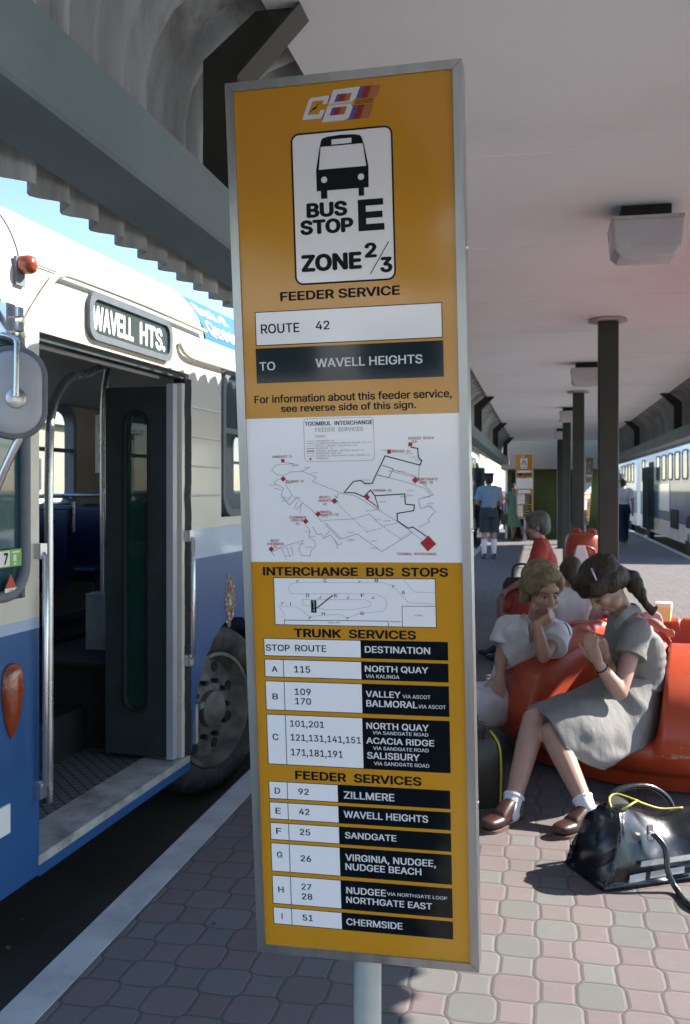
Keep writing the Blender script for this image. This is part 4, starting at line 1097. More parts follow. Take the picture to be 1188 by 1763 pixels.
# mirror
mc = Matrix.Rotation(-BA, 3, 'Z') @ (PX(24, 676, 2.92) - BO)
vd = Matrix.Rotation(-BA, 3, 'Z') @ (PX(24, 676, 2.92) - CAM).normalized()
mx = V((-vd.y, vd.x, 0)).normalized() * -1; nrm = -vd; nrm.z = 0; nrm.normalize()
def MPT(a, z, o=0): return mc + mx * a + V((0, 0, z)) + nrm * o
m = MB(); rr = []
for k, (g, o) in enumerate(((0, -.02), (0, 0), (-.004, .012), (-.02, .02), (-.05, .025))):
    rr.append([MPT(a, z, o) for a, z in rrect(-.085 - g * 0 + -g * -1 * 0 - 0 + (-g), -.137 - g, .085 + g, .137 + g, .078 + g if .078 + g > .02 else .02, 8)])
rr = [[MPT(a, z, o) for a, z in rrect(-.085 + g, -.130 + g, .085 - g, .130 - g, .080 - g, 8)] for g, o in ((0, -.02), (0, 0), (.006, .008), (.020, .013), (.04, .016))]
m.rings(rr); mi = m.build('wing_mirror', MT['mirrorback'], bus, smooth=30)
m = MB(); rp = rrect(-.088, -.133, .088, .133, .083, 8); m.tube([MPT(a, z, -.006) for a, z in rp + rp[:1]], .011, 8); m.build('mirror_rim', MT['greyrub'], mi, smooth=60)
m = MB(); m.lathe([(.032, .0), (.030, .012), (.018, .016), (.001, .017)], MPT(.006, -.018, .016), 20, nrm); m.tube([MPT(.006, -.015, .045), MPT(.008, .12, .045), MPT(.004, .155, .04), MPT(-.03, .17, .03), MPT(-.05, .185, -.02), MPT(-.045, .30, -.10)], .009, 10, sub=3)
m.tube([MPT(.02, -.13, -.01), MPT(-.03, -.24, -.03), MPT(-.12, -.48, -.1)], [.014, .012, .012], 10, sub=2); m.build('mirror_arm', MT['chrome'], mi, smooth=60)
m = MB(); m.box(MPT(-.03, .235, -.09), (.05, .05, .10)); m.box(MPT(.0, .26, -.09), (.03, .05, .03)); m.box(MPT(.0, .215, -.09), (.03, .05, .03)); m.build('mirror_bracket', MT['chrome'], mi)

# ================================================================== MOULDED SEAT POD
def pod(loc, phase, name='seat_pod'):
    A = [(.955, .012), (.97, .05), (.985, .09), (1.02, .105), (1.075, .14), (1.115, .20), (1.135, .27), (1.130, .34), (1.10, .42), (1.04, .50), (.95, .565), (.83, .62), (.70, .652), (.585, .668), (.515, .672), (.475, .655), (.455, .60), (.445, .52), (.43, .42)]
    B = [(.955, .012), (.97, .05), (.985, .09), (1.02, .105), (1.075, .14), (1.105, .19), (1.105, .240), (1.075, .268), (1.02, .272), (.93, .262), (.83, .258), (.745, .275), (.705, .345), (.675, .46), (.63, .60), (.575, .662), (.50, .668), (.455, .56), (.43, .42)]
    A = catmull([V((a, b, 0)) for a, b in A], 4); B = catmull([V((a, b, 0)) for a, b in B], 4)
    ths = []
    for k in range(6):
        c = phase + k * 60
        ths += [c + a for a in (-30, -27, -24, -21.5, -20, -19.2, -18.5, -17.9, -17.4, -16.9, -16.4, -15.9, -15.3, -14.6, -13.5, -11, -7, -3, 0, 3, 7, 11, 13.5, 14.6, 15.3, 15.9, 16.4, 16.9, 17.4, 17.9, 18.5, 19.2, 20, 21.5, 24, 27)]
    m = MB(); rr = []
    for t in sorted(ths):
        d = abs((t - phase + 30) % 60 - 30); q = min(max((18.9 - d) / 3.2, 0), 1); q = q * q * (3 - 2 * q); a = math.radians(t)
        rr.append([V(((p.x + (r_.x - p.x) * q) * math.cos(a), (p.x + (r_.x - p.x) * q) * math.sin(a), p.y + (r_.y - p.y) * q)) for p, r_ in zip(A, B)])
    n = len(rr); K = len(A)
    for r_ in rr: m.v += r_
    for i in range(n):
        for k in range(K - 1): m.face((i * K + k, i * K + k + 1, ((i + 1) % n) * K + k + 1, ((i + 1) % n) * K + k))
    m.face([i * K + K - 1 for i in range(n)])
    r = thing(name, 'scuffed orange fibreglass ring seat with six moulded scoops, two schoolgirls sitting in it', 'seat', loc)
    sh = m.build('shell', MT['fibre'], r, smooth=60)
    MB().lathe([(.945, .0), (.945, .05)], (0, 0, 0), 48).build('plinth', MT['rubber'], r)
    return r


POD = V((.78, 5.87, 0)); pod(POD, 241)


def tub(loc, rz, lab, grp):
    prof = [(.20, .0), (.27, .02), (.33, .10), (.37, .26), (.375, .40), (.36, .52), (.33, .60), (.30, .625), (.265, .60), (.24, .50), (.235, .42), (.0005, .40)]
    m = MB(); n = 40
    pr = catmull([V((a, b, 0)) for a, b in prof], 3); rr = []
    for p in pr:
        rr.append([V((p.x * math.cos(a), p.x * math.sin(a), p.y * (1 - (.22 * max(0, math.cos(a)) ** 2 if p.y > .35 else 0)))) for a in (2 * PI * k / n for k in range(n))])
    m.rings(rr); t = thing('tub_seat', lab, 'seat', loc, rz, grp); m.build('shell', MT['fibre'], t, smooth=50)
    MB().lathe([(.21, .0), (.215, .03), (.20, .03)], (0, 0, 0), 32).build('plinth', MT['rubber'], t); return t


# ================================================================== PEOPLE
def gv(u, v, d): return PX(u, v, d)
def vw(a, b, c): return (RT * a + UP * b + FW * c).normalized()


def head(mb, H, F, U, s=1.0):
    F = F.normalized(); U = (U - F * U.dot(F)).normalized(); R_ = F.cross(U)
    P = lambda r, f, u: H + (R_ * r + F * f + U * u) * s
    E = lambda r, f, u, a, b, c: mb.ell(P(r, f, u), R_ * a * s, F * b * s, U * c * s)
    E(0, -.008, .030, .074, .094, .086); E(0, .030, -.035, .062, .062, .074); E(0, .050, -.085, .036, .036, .030); E(0, .062, .022, .056, .030, .028)
    for k in (-1, 1): E(k * .036, .060, -.032, .026, .026, .026); E(k * .075, -.008, -.018, .009, .020, .031); E(k * .045, .035, -.075, .025, .03, .028)
    mb.capsule(P(0, .086, .004), P(0, .108, -.034), .008 * s, .0135 * s); E(0, .095, -.040, .018, .012, .009)
    E(0, .084, -.063, .022, .010, .007); E(0, .082, -.072, .019, .010, .007)
    return R_, F, U, P


def eyes(par, P, R_, F, U, s, name='eyes', closed=False):
    m = MB()
    for k in (-1, 1):
        m.cur = 0; m.ell(P(k * .031, .074, -.010), R_ * .0145 * s, F * .012 * s, U * .0075 * s, 10, 8)
        m.cur = 1; m.ell(P(k * .031, .0835, -.011), R_ * .006 * s, F * .004 * s, U * .006 * s, 8, 6)
        m.tube([P(k * .016, .084, -.004), P(k * .031, .090, .000), P(k * .047, .079, -.005)], .0022 * s, 5)
    m.build(name, [MT['eyewhite'], MT['iris']], par, smooth=True)


def brows(par, P, s, mt):
    m = MB()
    for k in (-1, 1): m.tube([P(k * .014, .092, .014), P(k * .032, .092, .020), P(k * .050, .078, .014)], [.003 * s, .0038 * s, .002 * s], 6)
    m.build('eyebrows', mt, par, smooth=True)


def hand(mb, w, d, n, side, curl=.5, s=1.0, spread=.1):
    """w wrist, d pointing way, n palm normal (out of the palm), side +1/-1 picks the thumb side"""
    d = d.normalized(); n = (n - d * n.dot(d)).normalized(); t = d.cross(n) * side
    mb.loft([(w, t * .022 * s, n * .017 * s), (w + d * .03 * s, t * .031 * s, n * .016 * s), (w + d * .075 * s, t * .038 * s, n * .013 * s), (w + d * .088 * s, t * .034 * s, n * .010 * s)], 12, sub=2)
    for i, (o, L_) in enumerate(((.028, .068), (.0095, .076), (-.0095, .071), (-.027, .055))):
        p = w + (d * .082 + t * o) * s; dd = (d + t * o * spread * 8).normalized(); a = curl * (.55 + .12 * i)
        for seg in (.46, .30, .24):
            dd = (dd * math.cos(a) + n * math.sin(a)).normalized() if a else dd
            q = p + dd * L_ * seg * s; mb.capsule(p, q, .0088 * s, .0078 * s, 8); p = q
            n2 = n
            a = curl * .75
    p = w + (d * .025 + t * .028 + n * .004) * s; dd = (d * .65 + t * .62 + n * .35 * curl).normalized()
    for L_, r in ((.038, .0115), (.032, .0098), (.024, .0085)):
        q = p + dd * L_ * s; mb.capsule(p, q, r * s, r * .9 * s, 8); p = q; dd = (dd + d * .25 + n * .35 * curl).normalized()


def limb(mb, a, b, c, r0, r1, r2, n=12, bulge=0):
    mb.capsule(a, b, r0, r1, n)
    if bulge:
        mid = b + (c - b) * .30; mb.capsule(b, mid, r1, bulge, n); mb.capsule(mid, c, bulge, r2, n)
    else: mb.capsule(b, c, r1, r2, n)


def foot(mb, a, t, s=1.0, r=.036):
    z = V((0, 0, 1)); d = (t - a); d.z = 0; d.normalize(); heel = V((a.x, a.y, t.z)) - d * .035 * s
    mb.capsule(a, V((a.x, a.y, t.z + .03 * s)) - d * .01, r * s, r * .95 * s); mb.capsule(heel + z * .012, t, .034 * s, .028 * s); mb.ell(t - d * .03, d * .06 * s, z.cross(d) * .042 * s, z * .027 * s)
    mb.capsule(a + d * .03 + z * -.01, t - d * .04 + z * .01, .03 * s, .022 * s)


def shoe_mesh(a, t, s=1.0, vox=.006):
    m = MB(); z = V((0, 0, 1)); d = (t - a); d.z = 0; d.normalize(); y = z.cross(d)
    h = V((a.x, a.y, t.z)) - d * .055 * s
    rr = [(h, y * .028 * s, z * .02 * s), (h + d * .02 * s, y * .036 * s, z * .03 * s), (h + d * .10 * s, y * .036 * s, z * .026 * s), (t - d * .05 * s, y * .046 * s, z * .027 * s), (t + d * .01 * s, y * .040 * s, z * .023 * s), (t + d * .035 * s, y * .02 * s, z * .014 * s)]
    m.loft([(c + z * .006, u, w) for c, u, w in rr], 16, sub=4)
    m.loft([(h + d * .01 + z * .02, y * .034 * s, d * .045 * s), (h + d * .03 * s + z * .055 * s, y * .036 * s, d * .055 * s), (h + d * .035 * s + z * .075 * s, y * .034 * s, d * .048 * s)], 14, sub=3)
    m.loft([(h + d * .045 * s + z * .045 * s, y * .033 * s, z * .045 * s), (h + d * .10 * s + z * .035 * s, y * .037 * s, z * .040 * s), (t - d * .06 * s + z * .014, y * .042 * s, z * .030 * s)], 14, sub=3)
    return remesh(m, vox, 4)


def torso_rings(J, k=0.0, s=1.0, top=True):
    lat = (J['sR'] - J['sL']).normalized(); lh = (J['hR'] - J['hL']).normalized()
    up = (J['nek'] - J['pel']).normalized(); fw = J['fwd']
    w = J.get('build', 1.0) * s
    rr = [(J['pel'] - up * .05, lh * (.150 * w + k), fw * (.105 * w + k)), (J['pel'] + up * .05, lh * (.150 * w + k), fw * (.105 * w + k)), (J['wai'], lat * (.118 * w + k), fw * (.092 * w + k)),
          (J['che'] - up * .02, lat * (.140 * w + k), fw * (.110 * w + k)), (J['che'] + up * .08, lat * (.145 * w + k), fw * (.098 * w + k))]
    m_ = (J['sL'] + J['sR']) / 2
    rr += [(m_ - up * .0, lat * ((J['sR'] - J['sL']).length * .46 + k), fw * (.070 * w + k)), (J['nek'] + up * (.015), lat * (.060 * w + k * .6), fw * (.052 * w + k * .6))]
    return rr


def body_mesh(J, s=1.0, vox=.012, hands=None, hs=1.0, feet=True, bare=True):
    m = MB(); m.loft(torso_rings(J, 0, s), 20, sub=3)
    m.capsule(J['nek'] - V((0, 0, .03)), J['hd'] - J['hU'] * .05, .050 * s, .048 * s)
    for k in 'LR':
        m.capsule(J['nek'].lerp(J['s' + k], .35), J['s' + k], .05 * s, .050 * s)
        limb(m, J['s' + k], J['e' + k], J['w' + k], .046 * s, .036 * s, .024 * s, bulge=.039 * s)
        if hands is None:
            d = (J['w' + k] - J['e' + k]).normalized(); hand(m, J['w' + k], d, J.get('pn' + k, J['fwd'] * -1 + V((0, 0, -.01))), 1 if k == 'L' else -1, .5, s * 1.05)
        limb(m, J['h' + k], J['k' + k], J['a' + k], .080 * s, .056 * s, .034 * s, bulge=.054 * s)
        if feet: foot(m, J['a' + k], J['t' + k], s)
    if hands:
        for h in hands: hand(m, *h)
    P = head(m, J['hd'], J['hF'], J['hU'], hs)
    return remesh(m, vox, 5 if vox > .008 else 6), P


def garment(J, k=.012, s=1.0, sleeve=.5, vox=.012, amp=.006, hemdrop=0.0, freq=9, cuff=.02, lo=0):
    rr = torso_rings(J, k, s)
    if lo == 0 and hemdrop:
        up = (J['nek'] - J['pel']).normalized(); rr[0] = (rr[0][0] - up * hemdrop, rr[0][1] * 1.08, rr[0][2] * 1.08)
    m = MB(); m.loft(rr[lo:], 22, sub=3)
    for q in 'LR':
        a, b = J['s' + q], J['e' + q]; d = (b - a)
        if sleeve > 0:
            m.capsule(J['nek'].lerp(a, .5), a, .055 * s + k, .055 * s + k); m.tube([a, a + d * sleeve * .5, a + d * min(sleeve, 1)], [.055 * s + k, .056 * s + k, .052 * s + k + cuff], 16)
            if sleeve > 1: m.tube([b, b + (J['w' + q] - b) * (sleeve - 1)], [.05 * s + k, .038 * s + k], 14)
    me = remesh(m, vox, 4); fold(me, amp, freq); return me


def skirt_mesh(rings, amp=.012, freq=6, sub=6, thick=.004):
    """rings: lists of points (same count) from waist to hem"""
    rr = [catmull([V(p) for p in r], 5, True) for r in rings]; n = len(rr[0])
    cols = [catmull([r[k] for r in rr], sub) for k in range(n)]
    m = MB(); m.rings([[cols[k][i] for k in range(n)] for i in range(len(cols[0]))], cap=False)
    me = m.mesh('skirt', MT['skin']); bm = bmesh.new(); bm.from_mesh(me); bmesh.ops.recalc_face_normals(bm, faces=bm.faces); bm.to_mesh(me); bm.free()
    for v in me.vertices:
        n_ = v.normal; q = noise.noise(v.co * freq); q2 = noise.noise(v.co * freq * 2.6 + V((4, 2, 1))); v.co += n_ * amp * ((1 - abs(q) * 2) * .6 + q2 * .4)
    return me


def hair_cap(J, s=1.0, mt='hairdark', extra=(), vox=.009, back=.0, fringe=0.0, par=None, low=0.0, name='hair'):
    F = J['hF'].normalized(); U = (J['hU'] - F * J['hU'].dot(F)).normalized(); R_ = F.cross(U); H = J['hd']
    m = MB(); P = lambda r, f, u: H + (R_ * r + F * f + U * u) * s
    m.ell(P(0, -.022 - back, .042), R_ * .086 * s, F * .098 * s, U * .088 * s, 20, 14); m.ell(P(0, -.050 - back, -.015 - low), R_ * .080 * s, F * .062 * s, U * .075 * s, 18, 12)
    for k in (-1, 1): m.ell(P(k * .058, .012 + fringe * .3, .030), R_ * .030 * s, F * .060 * s, U * .050 * s); 
    m.ell(P(0, .040 + fringe, .078), R_ * .066 * s, F * .046 * s, U * .034 * s)
    for a, b, ra, rb in extra: m.capsule(P(*a), P(*b), ra * s, rb * s, 14)
    me = remesh(m, vox, 4); fold(me, .004 * s, 34, U, .35); return fin(name, me, MT[mt], par)


def socks(J, par, lo, hi, mt='sock', r=.04, s=1.0):
    for k in 'LR':
        a, b = J['a' + k], J['k' + k]; d = (b - a); m = MB(); tr = lambda t: (.038 + (.060 - .038) * min(1, t * 1.6)) * s + .002
        pts = [a + d * (lo + (hi - lo) * i / 6) for i in range(7)]; m.tube([a - V((0, 0, .035))] + pts, [.040 * s] + [tr(lo + (hi - lo) * i / 6) for i in range(7)], 16); m.tube([pts[-1] - d * .02, pts[-1] + d * .005], [tr(hi) + .003, tr(hi) + .004], 16)
        tt = J['t' + k]; fd_ = V((tt.x - a.x, tt.y - a.y, 0)).normalized(); m.capsule(a - V((0, 0, .03)), a + fd_ * .05 - V((0, 0, .035)), .040 * s, .034 * s)
        m.build('sock', MT[mt], par, smooth=50)


def trousers(J, s=1.0, length=1.0, k=.018, vox=.012, amp=.007):
    m = MB(); up = (J['nek'] - J['pel']).normalized(); lh = (J['hR'] - J['hL']).normalized(); fw = J['fwd']; w = J.get('build', 1) * s
    m.loft([(J['wai'] - up * .04, lh * (.125 * w + k), fw * (.095 * w + k)), (J['pel'] + up * .03, lh * (.150 * w + k), fw * (.108 * w + k)), (J['pel'] - up * .07, lh * (.150 * w + k), fw * (.108 * w + k))], 22, sub=3)
    for q in 'LR':
        h, kn, a = J['h' + q], J['k' + q], J['a' + q]
        if length <= 1: m.tube([h, h.lerp(kn, length * .5), h.lerp(kn, length)], [.085 * s + k, .082 * s + k, .078 * s + k + .012], 16)
        else:
            m.capsule(h, kn, .085 * s + k, .062 * s + k); m.tube([kn, kn.lerp(a, .5), a + V((0, 0, -.02))], [.062 * s + k, .056 * s + k, .056 * s + k], 16)
    me = remesh(m, vox, 4); fold(me, amp, 8); return me


def template(base, yaw, H=1.7, sit=None, stride=0.0, arms='down', lean=0.0, headturn=0.0, nod=0.0):
    s = H / 1.7; f = V((math.cos(yaw), math.sin(yaw), 0)); r = V((f.y, -f.x, 0)); z = V((0, 0, 1)); b = V(base)
    J = dict(fwd=f, s=s)
    hz = .90 * s if sit is None else sit + .10 * s
    J['pel'] = b + z * hz; up = (z + f * lean).normalized()
    J['wai'] = J['pel'] + up * .17 * s; J['che'] = J['pel'] + up * .33 * s; J['nek'] = J['pel'] + up * .535 * s; J['hd'] = J['nek'] + up * .10 * s + f * .025 * s + z * .045 * s
    for k, q in (('L', -1), ('R', 1)):
        J['s' + k] = J['pel'] + up * .475 * s + r * q * .178 * s
        st = stride * q
        J['h' + k] = J['pel'] + r * q * .092 * s - z * .03 * s
        if sit is None:
            J['k' + k] = b + r * q * .095 * s + f * st * .20 + z * .48 * s; J['a' + k] = b + r * q * .10 * s + f * (st * .38 - .03 * (st < 0)) + z * (.085 * s + (.05 if st < 0 else 0))
        else:
            J['k' + k] = b + r * q * .12 * s + f * .40 * s + z * (sit + .085 * s); J['a' + k] = b + r * q * .12 * s + f * (.42 + .05 * q) * s + z * .085
        J['t' + k] = V((J['a' + k].x, J['a' + k].y, J['a' + k].z - .055)) + f * .15 * s
        if arms == 'down':
            J['e' + k] = J['s' + k] + (-z * .275 + r * q * .05 - f * (.02 + .07 * st)) * s; J['w' + k] = J['e' + k] + (-z * .235 + f * (.08 - .10 * st) + r * q * .0) * s
        elif arms == 'front':
            J['e' + k] = J['s' + k] + (-z * .26 + r * q * .06 + f * .04) * s; J['w' + k] = J['e' + k] + (-z * .03 + f * .20 - r * q * .10) * s
        else:
            J['e' + k] = J['s' + k] + (-z * .24 + r * q * .04 + f * .08) * s; J['w' + k] = J['e' + k] + (-z * .12 + f * .20 - r * q * .06) * s
    J['hF'] = (Matrix.Rotation(headturn, 3, 'Z') @ f - z * nod).normalized(); J['hU'] = (z + f * (nod + lean * .5)).normalized()
    return J


def person(label, J, top, tm, bottom, bmx, hair, skin='skin', group=None, vox=.013, socksz=None, shoes='blackshoe', sleeve=.5, blen=1.0, hairx=(), hs=1.0, sock='sock', amp=.006, hemdrop=0):
    base = V((J['pel'].x, J['pel'].y, 0)); p = thing('person', label, 'person', base, 0, group, world=True); s = J['s']
    me, P = body_mesh(J, s, vox, hs=hs * s); bo = fin('body', me, MT[skin], p)
    fin(top, garment(J, .014, s, sleeve, vox, amp, hemdrop), MT[tm], p)
    if bottom in ('shorts', 'trousers'): fin(bottom, trousers(J, s, blen, .018, vox), MT[bmx], p)
    elif bottom == 'skirt': fin('skirt', seat_skirt(J, s) if J['kL'].z > J['hL'].z - .12 else stand_skirt(J, s, blen), MT[bmx], p)
    hair_cap(J, hs * s, hair, hairx, vox * .85, par=p)
    if socksz: socks(J, p, socksz[0], socksz[1], sock, s=s)
    for k in 'LR': fin('shoe', shoe_mesh(J['a' + k], J['t' + k], s, .009), MT[shoes], p)
    return p


def ringpts(c, a, b, n=8, ph=0): return [c + a * math.cos(2 * PI * k / n + ph) + b * math.sin(2 * PI * k / n + ph) for k in range(n)]


def stand_skirt(J, s, hem=.5):
    f = J['fwd']; r = (J['hR'] - J['hL']).normalized(); z = V((0, 0, 1)); kn = (J['kL'] + J['kR']) / 2
    return skirt_mesh([ringpts(J['wai'] - z * .02, r * .135 * s, f * .108 * s), ringpts(J['pel'], r * .178 * s, f * .135 * s), ringpts(J['pel'].lerp(kn, .5), r * .20 * s, f * .17 * s), ringpts(kn - z * .06 * s * hem, r * .225 * s, f * .20 * s)], .016, 6)


def seat_skirt(J, s):
    f = J['fwd']; r = (J['hR'] - J['hL']).normalized(); z = V((0, 0, 1)); kn = (J['kL'] + J['kR']) / 2; up = (J['nek'] - J['pel']).normalized()
    q = f * .6 + z * .4
    return skirt_mesh([ringpts(J['wai'] - z * .03, r * .135 * s, f * .108 * s), ringpts(J['pel'] + z * .0 + f * .03, r * .185 * s, (f * .7 - z * .7).normalized() * -.14 * s), ringpts(J['pel'].lerp(kn, .5), r * .20 * s, z * .115 * s), ringpts(kn - f * .02 - z * .02, r * .205 * s, z * .105 * s - f * .02)], .012, 7)


# ---------------- the girl in grey, looking down at her hands
g = dict(pel=gv(1084, 1214, 4.84), wai=gv(1097, 1160, 4.82), che=gv(1093, 1102, 4.79), nek=gv(1079, 1056, 4.76), hd=gv(1040, 1006, 4.70),
         sL=gv(1097, 1084, 4.67), eL=gv(1067, 1192, 4.54), wL=gv(1031, 1143, 4.50), sR=gv(1068, 1076, 4.92), eR=gv(1050, 1168, 4.80), wR=gv(1043, 1128, 4.64),
         hL=gv(1080, 1232, 4.75), kL=gv(952, 1264, 4.47), aL=gv(1010, 1390, 4.22), hR=gv(1062, 1214, 4.86), kR=gv(920, 1240, 4.56), aR=gv(880, 1390, 4.29),
         hF=vw(-.62, -.76, -.12), hU=vw(-.77, .63, .02), s=1.05)
g['tL'] = GR(966, 1441) + V((0, 0, .03)); g['tR'] = GR(842, 1432) + V((0, 0, .03)); g['fwd'] = (vw(-.85, 0, -.5)); g['build'] = .95
p1 = thing('person', 'schoolgirl in a grey dress with a dark ponytail, looking down at her hands', 'person', (g['pel'].x, g['pel'].y, 0), 0, None, world=True)
HS = 1.10
hL = (g['wL'], vw(-.42, .86, -.12), vw(.55, .25, .75), 1, .95, 1.05); hR = (g['wR'], vw(-.45, .80, -.25), vw(-.30, -.1, -.9), -1, 1.0, 1.02)
me, P1 = body_mesh(g, 1.04, .0055, [hL, hR], HS, False); fin('body', me, MT['skinpale'], p1)
R_, F_, U_, PP = P1
m = MB()
for k in (-1, 1): m.tube([PP(k * .015, .084, -.012), PP(k * .030, .0885, -.017), PP(k * .046, .078, -.014)], .0026, 6)
m.build('eyelashes', MT['hairdark'], p1, smooth=True); brows(p1, PP, HS, MT['hairdark'])
m = MB(); m.ell(PP(0, .0915, -.0635), R_ * .019 * HS, F_ * .006 * HS, U_ * .0035 * HS, 10, 6); m.ell(PP(0, .089, -.0725), R_ * .016 * HS, F_ * .006 * HS, U_ * .004 * HS, 10, 6); m.build('lips', MT['lip'], p1, smooth=True)
# dress: bodice with sleeve and cuff, skirt, collar
m = MB(); rd, fd, ud = RT, FW, UP
def rg(u, v, d, a, b, tilt=0.0): return (gv(u, v, d), (RT * math.cos(tilt) + UP * math.sin(tilt)) * a, FW * b)
m.loft([rg(1097, 1180, 4.82, .128, .135, -.12), rg(1098, 1160, 4.82, .122, .130, -.1), rg(1096, 1128, 4.81, .134, .145, -.08), rg(1093, 1098, 4.80, .136, .158, -.18), rg(1088, 1075, 4.78, .112, .150, -.35), rg(1082, 1060, 4.76, .075, .095, -.5), rg(1078, 1051, 4.75, .056, .062, -.55)], 26, sub=4)
for a, b, c in ((g['sL'], g['eL'], 1), (g['sR'], g['eR'], 1)):
    d = b - a; m.capsule(a + V((0, 0, -.005)), a + d * .12, .066, .069); m.tube([a + d * .02, a + d * .22, a + d * .43], [.064, .070, .076], 20)
me = remesh(m, .0065, 5); fold(me, .0045, 8, V((0, 0, 1)), 2.0)
for v in me.vertices:
    q = math.exp(-((v.co.z - .60) / .07) ** 2); v.co += v.normal * q * .006 * noise.noise(V((v.co.x * 5, v.co.y * 5, v.co.z * 26)))
fin('bodice', me, MT['dressgrey'], p1)
m = MB(); d = g['eL'] - g['sL']; m.tube([g['sL'] + d * .37, g['sL'] + d * .435], [.0775, .0785], 28); m.build('sleeve_cuff', MT['dressgrey'], p1, smooth=50)
hem = [(908, 1222, 4.64), (930, 1226, 4.52), (950, 1243, 4.42), (975, 1286, 4.36), (1003, 1311, 4.38), (1042, 1324, 4.46), (1012, 1302, 4.64), (950, 1262, 4.74)]
pre = [(930, 1211, 4.70), (952, 1213, 4.57), (976, 1229, 4.45), (1002, 1276, 4.385), (1028, 1303, 4.40), (1062, 1314, 4.48), (1036, 1294, 4.68), (974, 1252, 4.80)]
mid = [(968, 1198, 4.76), (988, 1200, 4.62), (1010, 1214, 4.50), (1034, 1260, 4.43), (1056, 1290, 4.45), (1084, 1298, 4.53), (1064, 1282, 4.73), (1006, 1238, 4.86)]
hip = [(1030, 1172, 4.92), (1040, 1176, 4.78), (1062, 1196, 4.65), (1085, 1240, 4.58), (1106, 1268, 4.60), (1126, 1274, 4.72), (1120, 1258, 4.92), (1075, 1215, 5.0)]
wst = [(1058, 1150, 4.90), (1056, 1152, 4.80), (1068, 1158, 4.70), (1096, 1167, 4.675), (1124, 1172, 4.71), (1140, 1174, 4.82), (1130, 1166, 4.93), (1095, 1155, 4.96)]
hp2 = [(1046, 1160, 4.92), (1046, 1162, 4.79), (1063, 1174, 4.67), (1092, 1202, 4.615), (1118, 1222, 4.64), (1136, 1226, 4.76), (1128, 1212, 4.94), (1086, 1184, 4.99)]
sk = skirt_mesh([[gv(*q) for q in r] for r in (wst, hp2, hip, mid, pre, hem)], .012, 8.5, 8)
so_ = fin('skirt', sk, MT['dressgrey'], p1); md = so_.modifiers.new('t', 'SOLIDIFY'); md.thickness = .004
m = MB(); wl = catmull([gv(q[0], q[1] + 3, q[2]) for q in wst], 8, True); cw = sum(wl, V()) / len(wl); wl = [cw + (q - cw) * 1.03 for q in wl]; m.tube(wl + wl[:1], .006, 6); m.build('waist_seam', MT['dressgrey'], p1, smooth=60)
m = MB(); lp_ = catmull([gv(*q) for q in hem], 8, True); m.tube(lp_ + lp_[:1], .0035, 6); m.build('hem', MT['dressgrey'], p1, smooth=60)
m = MB()
for a in ([(1100, 1046, 4.72), (1086, 1044, 4.66), (1070, 1058, 4.62), (1056, 1076, 4.66)], [(1100, 1046, 4.74), (1088, 1040, 4.82), (1068, 1050, 4.86), (1052, 1070, 4.84)]):
    pts = catmull([gv(*q) for q in a], 6); out = []
    for i, q in enumerate(pts):
        t = i / (len(pts) - 1); w_ = .030 * (1 - .35 * t); dn = vw(.55, -.80, -.25 if a[1][2] < 4.7 else .35); out.append([q + V((0, 0, .006)), q + dn * w_ * .55 + V((0, 0, .004)), q + dn * w_ * 1.25, q + dn * w_ * 1.2 + V((0, 0, -.006)), q + dn * w_ * .3 - V((0, 0, .004))])
    m.rings(out)
m.build('collar', MT['dressgrey'], p1, smooth=60)
J1 = g
# hair: full cap, rolled front, ponytail in lumps with a curl
m = MB(); F = F_; U = U_
pp = lambda r, f, u: g['hd'] + (R_ * r + F * f + U * u) * HS
m.ell(pp(0, -.024, .042), R_ * .092 * HS, F * .102 * HS, U * .090 * HS, 22, 16); m.ell(pp(0, -.055, -.010), R_ * .084 * HS, F * .062 * HS, U * .068 * HS, 20, 14); m.ell(pp(0, .056, .078), R_ * .080 * HS, F * .052 * HS, U * .044 * HS, 18, 12); m.ell(pp(0, .084, .050), R_ * .062 * HS, F * .026 * HS, U * .030 * HS, 18, 12)
for k in (-1, 1): m.ell(pp(k * .066, .026, .034), R_ * .032 * HS, F * .068 * HS, U * .050 * HS, 16, 12); m.ell(pp(k * .072, -.018, -.006), R_ * .024 * HS, F * .056 * HS, U * .046 * HS, 16, 12)
for (u, v, d, a) in ((1074, 992, 4.73, .045), (1086, 996, 4.72, .046), (1095, 1008, 4.70, .042), (1101, 1020, 4.69, .036), (1106, 1030, 4.68, .025), (1110, 1038, 4.67, .017), (1090, 1008, 4.75, .04)): m.ell(gv(u, v, d), RT * a, FW * a, UP * a, 14, 10)
for q in (((1108, 1034), (1118, 1044), (1127, 1050), (1132, 1046), (1129, 1042)), ((1109, 1036), (1116, 1050), (1126, 1060)), ((1110, 1038), (1120, 1048), (1129, 1056))): m.tube([gv(u, v, 4.665) for u, v in q], [.016, .012, .010, .008, .006][:len(q)], 8, sub=3)
me = remesh(m, .0055, 4)
for v in me.vertices:
    q = v.co - g['hd']; a = q.dot(R_) * 60 + q.dot(U) * 40; v.co += v.normal * (.0028 * math.sin(a + 3 * noise.noise(v.co * 14)) + .003 * noise.noise(v.co * 40))
fin('hair', me, MT['hairdark'], p1)
m = MB(); m.tube([gv(1018, 978, 4.585), gv(1022, 988, 4.575), gv(1027, 999, 4.575)], .0045, 8); m.build('hair_slide', MT['hairpin'], p1, smooth=True)
m = MB(); m.ell(gv(1069, 988, 4.68), RT * .018, FW * .040, UP * .026, 12, 8); m.build('hair_band', MT['redband'], p1, smooth=True)
